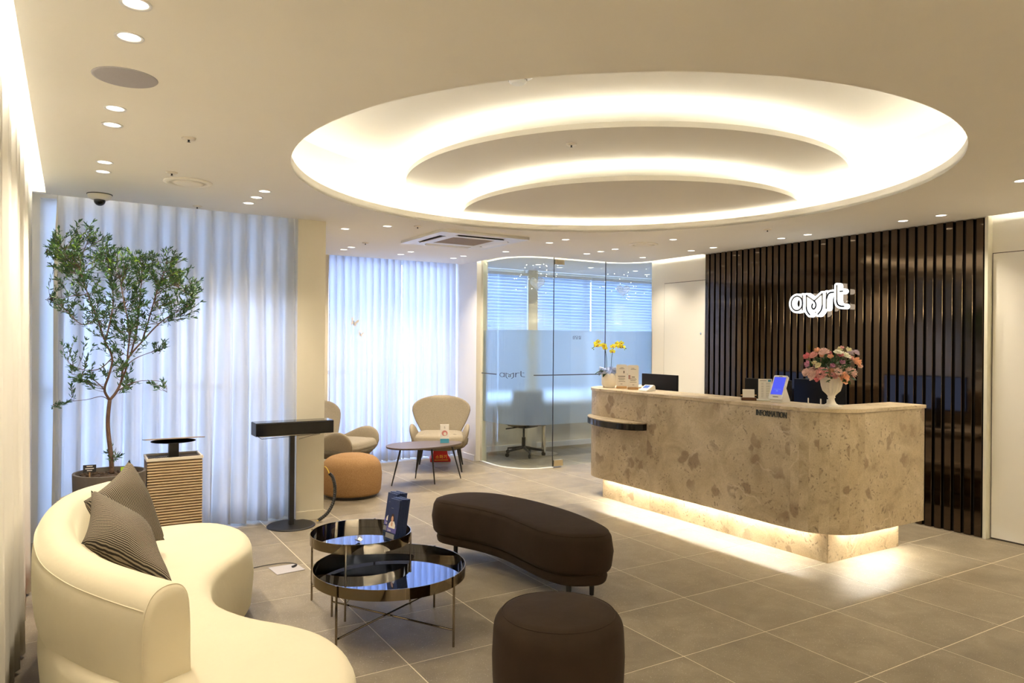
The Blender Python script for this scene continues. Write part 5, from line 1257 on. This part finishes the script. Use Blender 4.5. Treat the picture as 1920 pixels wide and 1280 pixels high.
spec = [(-.165, .155, .030, 'rose', 'bud'), (-.17, .06, .034, 'pale_pink', 'carnation'), (-.135, .045, .040, 'pale_pink', 'carnation'), (-.13, .165, .034, 'pink', 'carnation'), (-.105, .105, .026, 'cream', 'rose'), (-.075, .185, .040, 'pale_pink', 'carnation'), (-.085, .055, .050, 'pink', 'carnation'),
        (-.03, .10, .024, 'mauve', 'bud'), (-.04, .155, .026, 'peach', 'bud'), (.0, .19, .032, 'white', 'daisy'), (.015, .165, .028, 'rose', 'bud'), (.055, .17, .046, 'white', 'daisy'), (.04, .03, .046, 'peach', 'rose'), (.03, .12, .026, 'mauve', 'bud'), (.105, .06, .046, 'pale_pink', 'carnation'),
        (.14, .125, .046, 'peach', 'rose'), (.145, .185, .028, 'lilac', 'carnation'), (.17, .10, .026, 'pale_pink', 'bud'), (-.105, .02, .026, 'rose', 'bud'), (.095, .15, .026, 'pink', 'bud'), (-.02, .045, .028, 'pink', 'carnation'), (.03, .215, .018, 'pink', 'bud'), (-.16, .105, .026, 'mauve', 'bud'), (-.0, .07, .03, 'pale_pink', 'carnation'), (.08, .20, .026, 'cream', 'bud'), (-.11, .195, .026, 'peach', 'bud')]
spec2 = [(a*.9, z*.9+.02, r, c, k, 1) for a, z, r, c, k in spec[::2]]
for e in [s+(0,) for s in spec]+spec2:
    a, z, r, c, k, back = e; dep = (-.10+abs(a)*.5)*(1 if not back else -.8)
    fwd_ = Vector((-.522, -.853, 0)); pos = Vector((vx, vy, DZ+.175+z*1.15))+lat*a*1.1-fwd_*dep
    face = (pos-Vector((vx, vy, DZ+.20))); bmx = bloom(pos, face+Vector((0, 0, .02)), r*1.02, None, k)
    o = obj({'rose': 'rose', 'carnation': 'carnation', 'daisy': 'chrysanthemum', 'bud': 'bud'}[k], bmx, M['fl_'+c], bq)
    sd = o.modifiers.new('s', 'SOLIDIFY'); sd.thickness = .0012
bm = BM()
for k in range(230):
    a = rb.uniform(0, 2*pi); el = rb.uniform(-.35, 1.4); R0 = rb.uniform(.08, .165); d = Vector((cos(a)*cos(el), sin(a)*cos(el), sin(el)*.95)); p = Vector((vx, vy, DZ+.235))+Vector((d.x*R0, d.y*R0, d.z*R0*.95))
    s1 = (d+Vector((rb.uniform(-1, 1), rb.uniform(-1, 1), rb.uniform(-.6, .6)))*.7).normalized()*rb.uniform(.025, .045); s2 = s1.cross(Vector((rb.uniform(-1, 1), rb.uniform(-1, 1), 1))).normalized()*.010
    bm.faces.new([bm.verts.new(p+v) for v in (-s1*.3, s1*.2+s2, s1, s1*.2-s2)])
obj('leaf', bm, M['leaf_d'], bq, kind='stuff')
bm = BM()
for k in range(14):
    a = 2*pi*k/14; tube(bm, [(vx, vy, DZ+.19), (vx+.05*cos(a), vy+.05*sin(a), DZ+.235), (vx+.09*cos(a), vy+.09*sin(a), DZ+.28)], .002, 5)
obj('stems', bm, M['stem'], bq, kind='stuff')
# ------------------------------------------------------------------ glass room contents
oc2 = thing('office_chair', 'beige office chair on a black five-star castor base behind the glass', 'office chair', (5.27, 8.28, 0), R_(160))
bm = BM()
obj_parts = []
for k in range(5):
    a = 2*pi*k/5+.4; e = Vector((.27*cos(a), .27*sin(a), .075)); bm = BM(); tube(bm, [(0, 0, .115), tuple(e)], [.022, .013], 8); o = obj('base_arm', bm, M['black'], oc2, local=True)
    bm = BM()
    for s in (-1, 1): lathe(bm, [(0, -.011), (.026, -.011), (.028, 0), (.026, .011), (0, .011)], (0, 0, 0), 16)
    xf(bm, Matrix.Translation((e.x, e.y, .0285)) @ Matrix.Rotation(a, 4, 'Z') @ Matrix.Rotation(pi/2, 4, 'X')); tube(bm, [(e.x, e.y, .03), (e.x, e.y, .08)], .008, 6); obj('castor', bm, M['black'], oc2, local=True)
bm = BM(); tube(bm, [(0, 0, .10), (0, 0, .25), (0, 0, .251), (0, 0, .40)], [.026, .026, .014, .014], 14); obj('gas_lift', bm, M['black'], oc2, local=True)
bm = BM(); rows = []
for s, z in ((.3, .375), (.8, .40), (1.0, .425)): rows.append([(s*.24*cos(2*pi*i/24), s*.23*sin(2*pi*i/24), z) for i in range(24)])
V = grid(bm, rows, closed_u=True); bm.faces.new(V[0][::-1]); bm.faces.new(V[-1]); tube(bm, [(.05, 0, .39), (.24, -.05, .36)], .008, 6); obj('seat_pan', bm, M['black'], oc2, local=True)
bm = BM(); cushion(bm, [(-.24, -.24), (.24, -.24), (.25, .1), (.22, .24), (-.22, .24), (-.25, .1)], .425, .485, .02, .025, .005, 0, 3); obj('seat', bm, M['boucle'], oc2, local=True, smooth=True)
P = [[(x*.21*(1-.08*(v-.5)), .235+.05*v-.06*abs(x)**2, .50+.40*v) for x in [i/8-1 for i in range(17)]] for v in [k/10 for k in range(11)]]
bm = BM(); grid(bm, P); o = obj('backrest', bm, M['boucle'], oc2, local=True, smooth=True); sd = o.modifiers.new('s', 'SOLIDIFY'); sd.thickness = .03
bm = BM(); tube(bm, [(0, .10, .41), (0, .26, .42), (0, .28, .60)], .018, 8); obj('back_support', bm, M['black'], oc2, local=True)
tb_ = thing('round_table', 'white table on a steel column and round steel foot behind the glass', 'table', (5.60, 8.28, 0))
bm = BM(); lathe(bm, [(0, .0005), (.20, .0005), (.20, .006), (.03, .016), (0, .016)], (5.60, 8.28, 0), 40); obj('foot', bm, M['steel'], tb_, smooth=False)
bm = BM(); lathe(bm, [(.03, .012), (.03, .715)], (5.60, 8.28, 0), 24); obj('column', bm, M['steel'], tb_, smooth=True)
bm = BM(); box(bm, 5.57, 6.35, 8.02, 8.55, .715, .74); obj('table_top', bm, M['white'], tb_, bevel=.004)
# heart balloons
def heart(x, y, z, s, label):
    o_pts = []
    for k in range(40):
        a = 2*pi*k/40; o_pts.append((16*sin(a)**3/17, (13*cos(a)-5*cos(2*a)-2*cos(3*a)-cos(4*a))/17))
    bm = BM(); rows = []
    for q in (-1, -.8, -.45, 0, .45, .8, 1):
        sc = sqrt(max(0.0025, 1-q*q)); rows.append([(x+p[0]*s*sc*.853+q*s*.35*.522, y-p[0]*s*sc*.522+q*s*.35*.853, z+p[1]*s*sc) for p in o_pts])
    V = grid(bm, rows, closed_u=True); bm.faces.new(V[0][::-1]); bm.faces.new(V[-1])
    t = thing('heart_balloon', label, 'balloon', (x, y, z)); obj('film', bm, M['clearfilm'], t, smooth=True)
    bm = BM(); rh = random.Random(int(x*10)); tube(bm, [(x, y, z-s*1.0), (x+.01, y, C-.30), (x, y+.0, z-s*1.25)][::2], .001, 4); obj('string', bm, M['paper'], t)
    bm = BM()
    for k in range(26): sphere(bm, (x+rh.uniform(-.38, .38)*.9, y+rh.uniform(-.2, .2), min(C-.03, z+rh.uniform(-.12, .27))), .003, 5, 4)
    obj('fairy_light', bm, M['lamp'], t, kind='stuff')
heart(5.12, 7.75, 2.30, .105, 'left clear heart balloon with fairy lights inside the glass room')
heart(6.55, 7.75, 2.27, .10, 'right clear heart balloon with fairy lights inside the glass room')
print('objects', len(bpy.data.objects), 'tris', sum(len(o.data.polygons) for o in bpy.data.objects if o.type == 'MESH'))
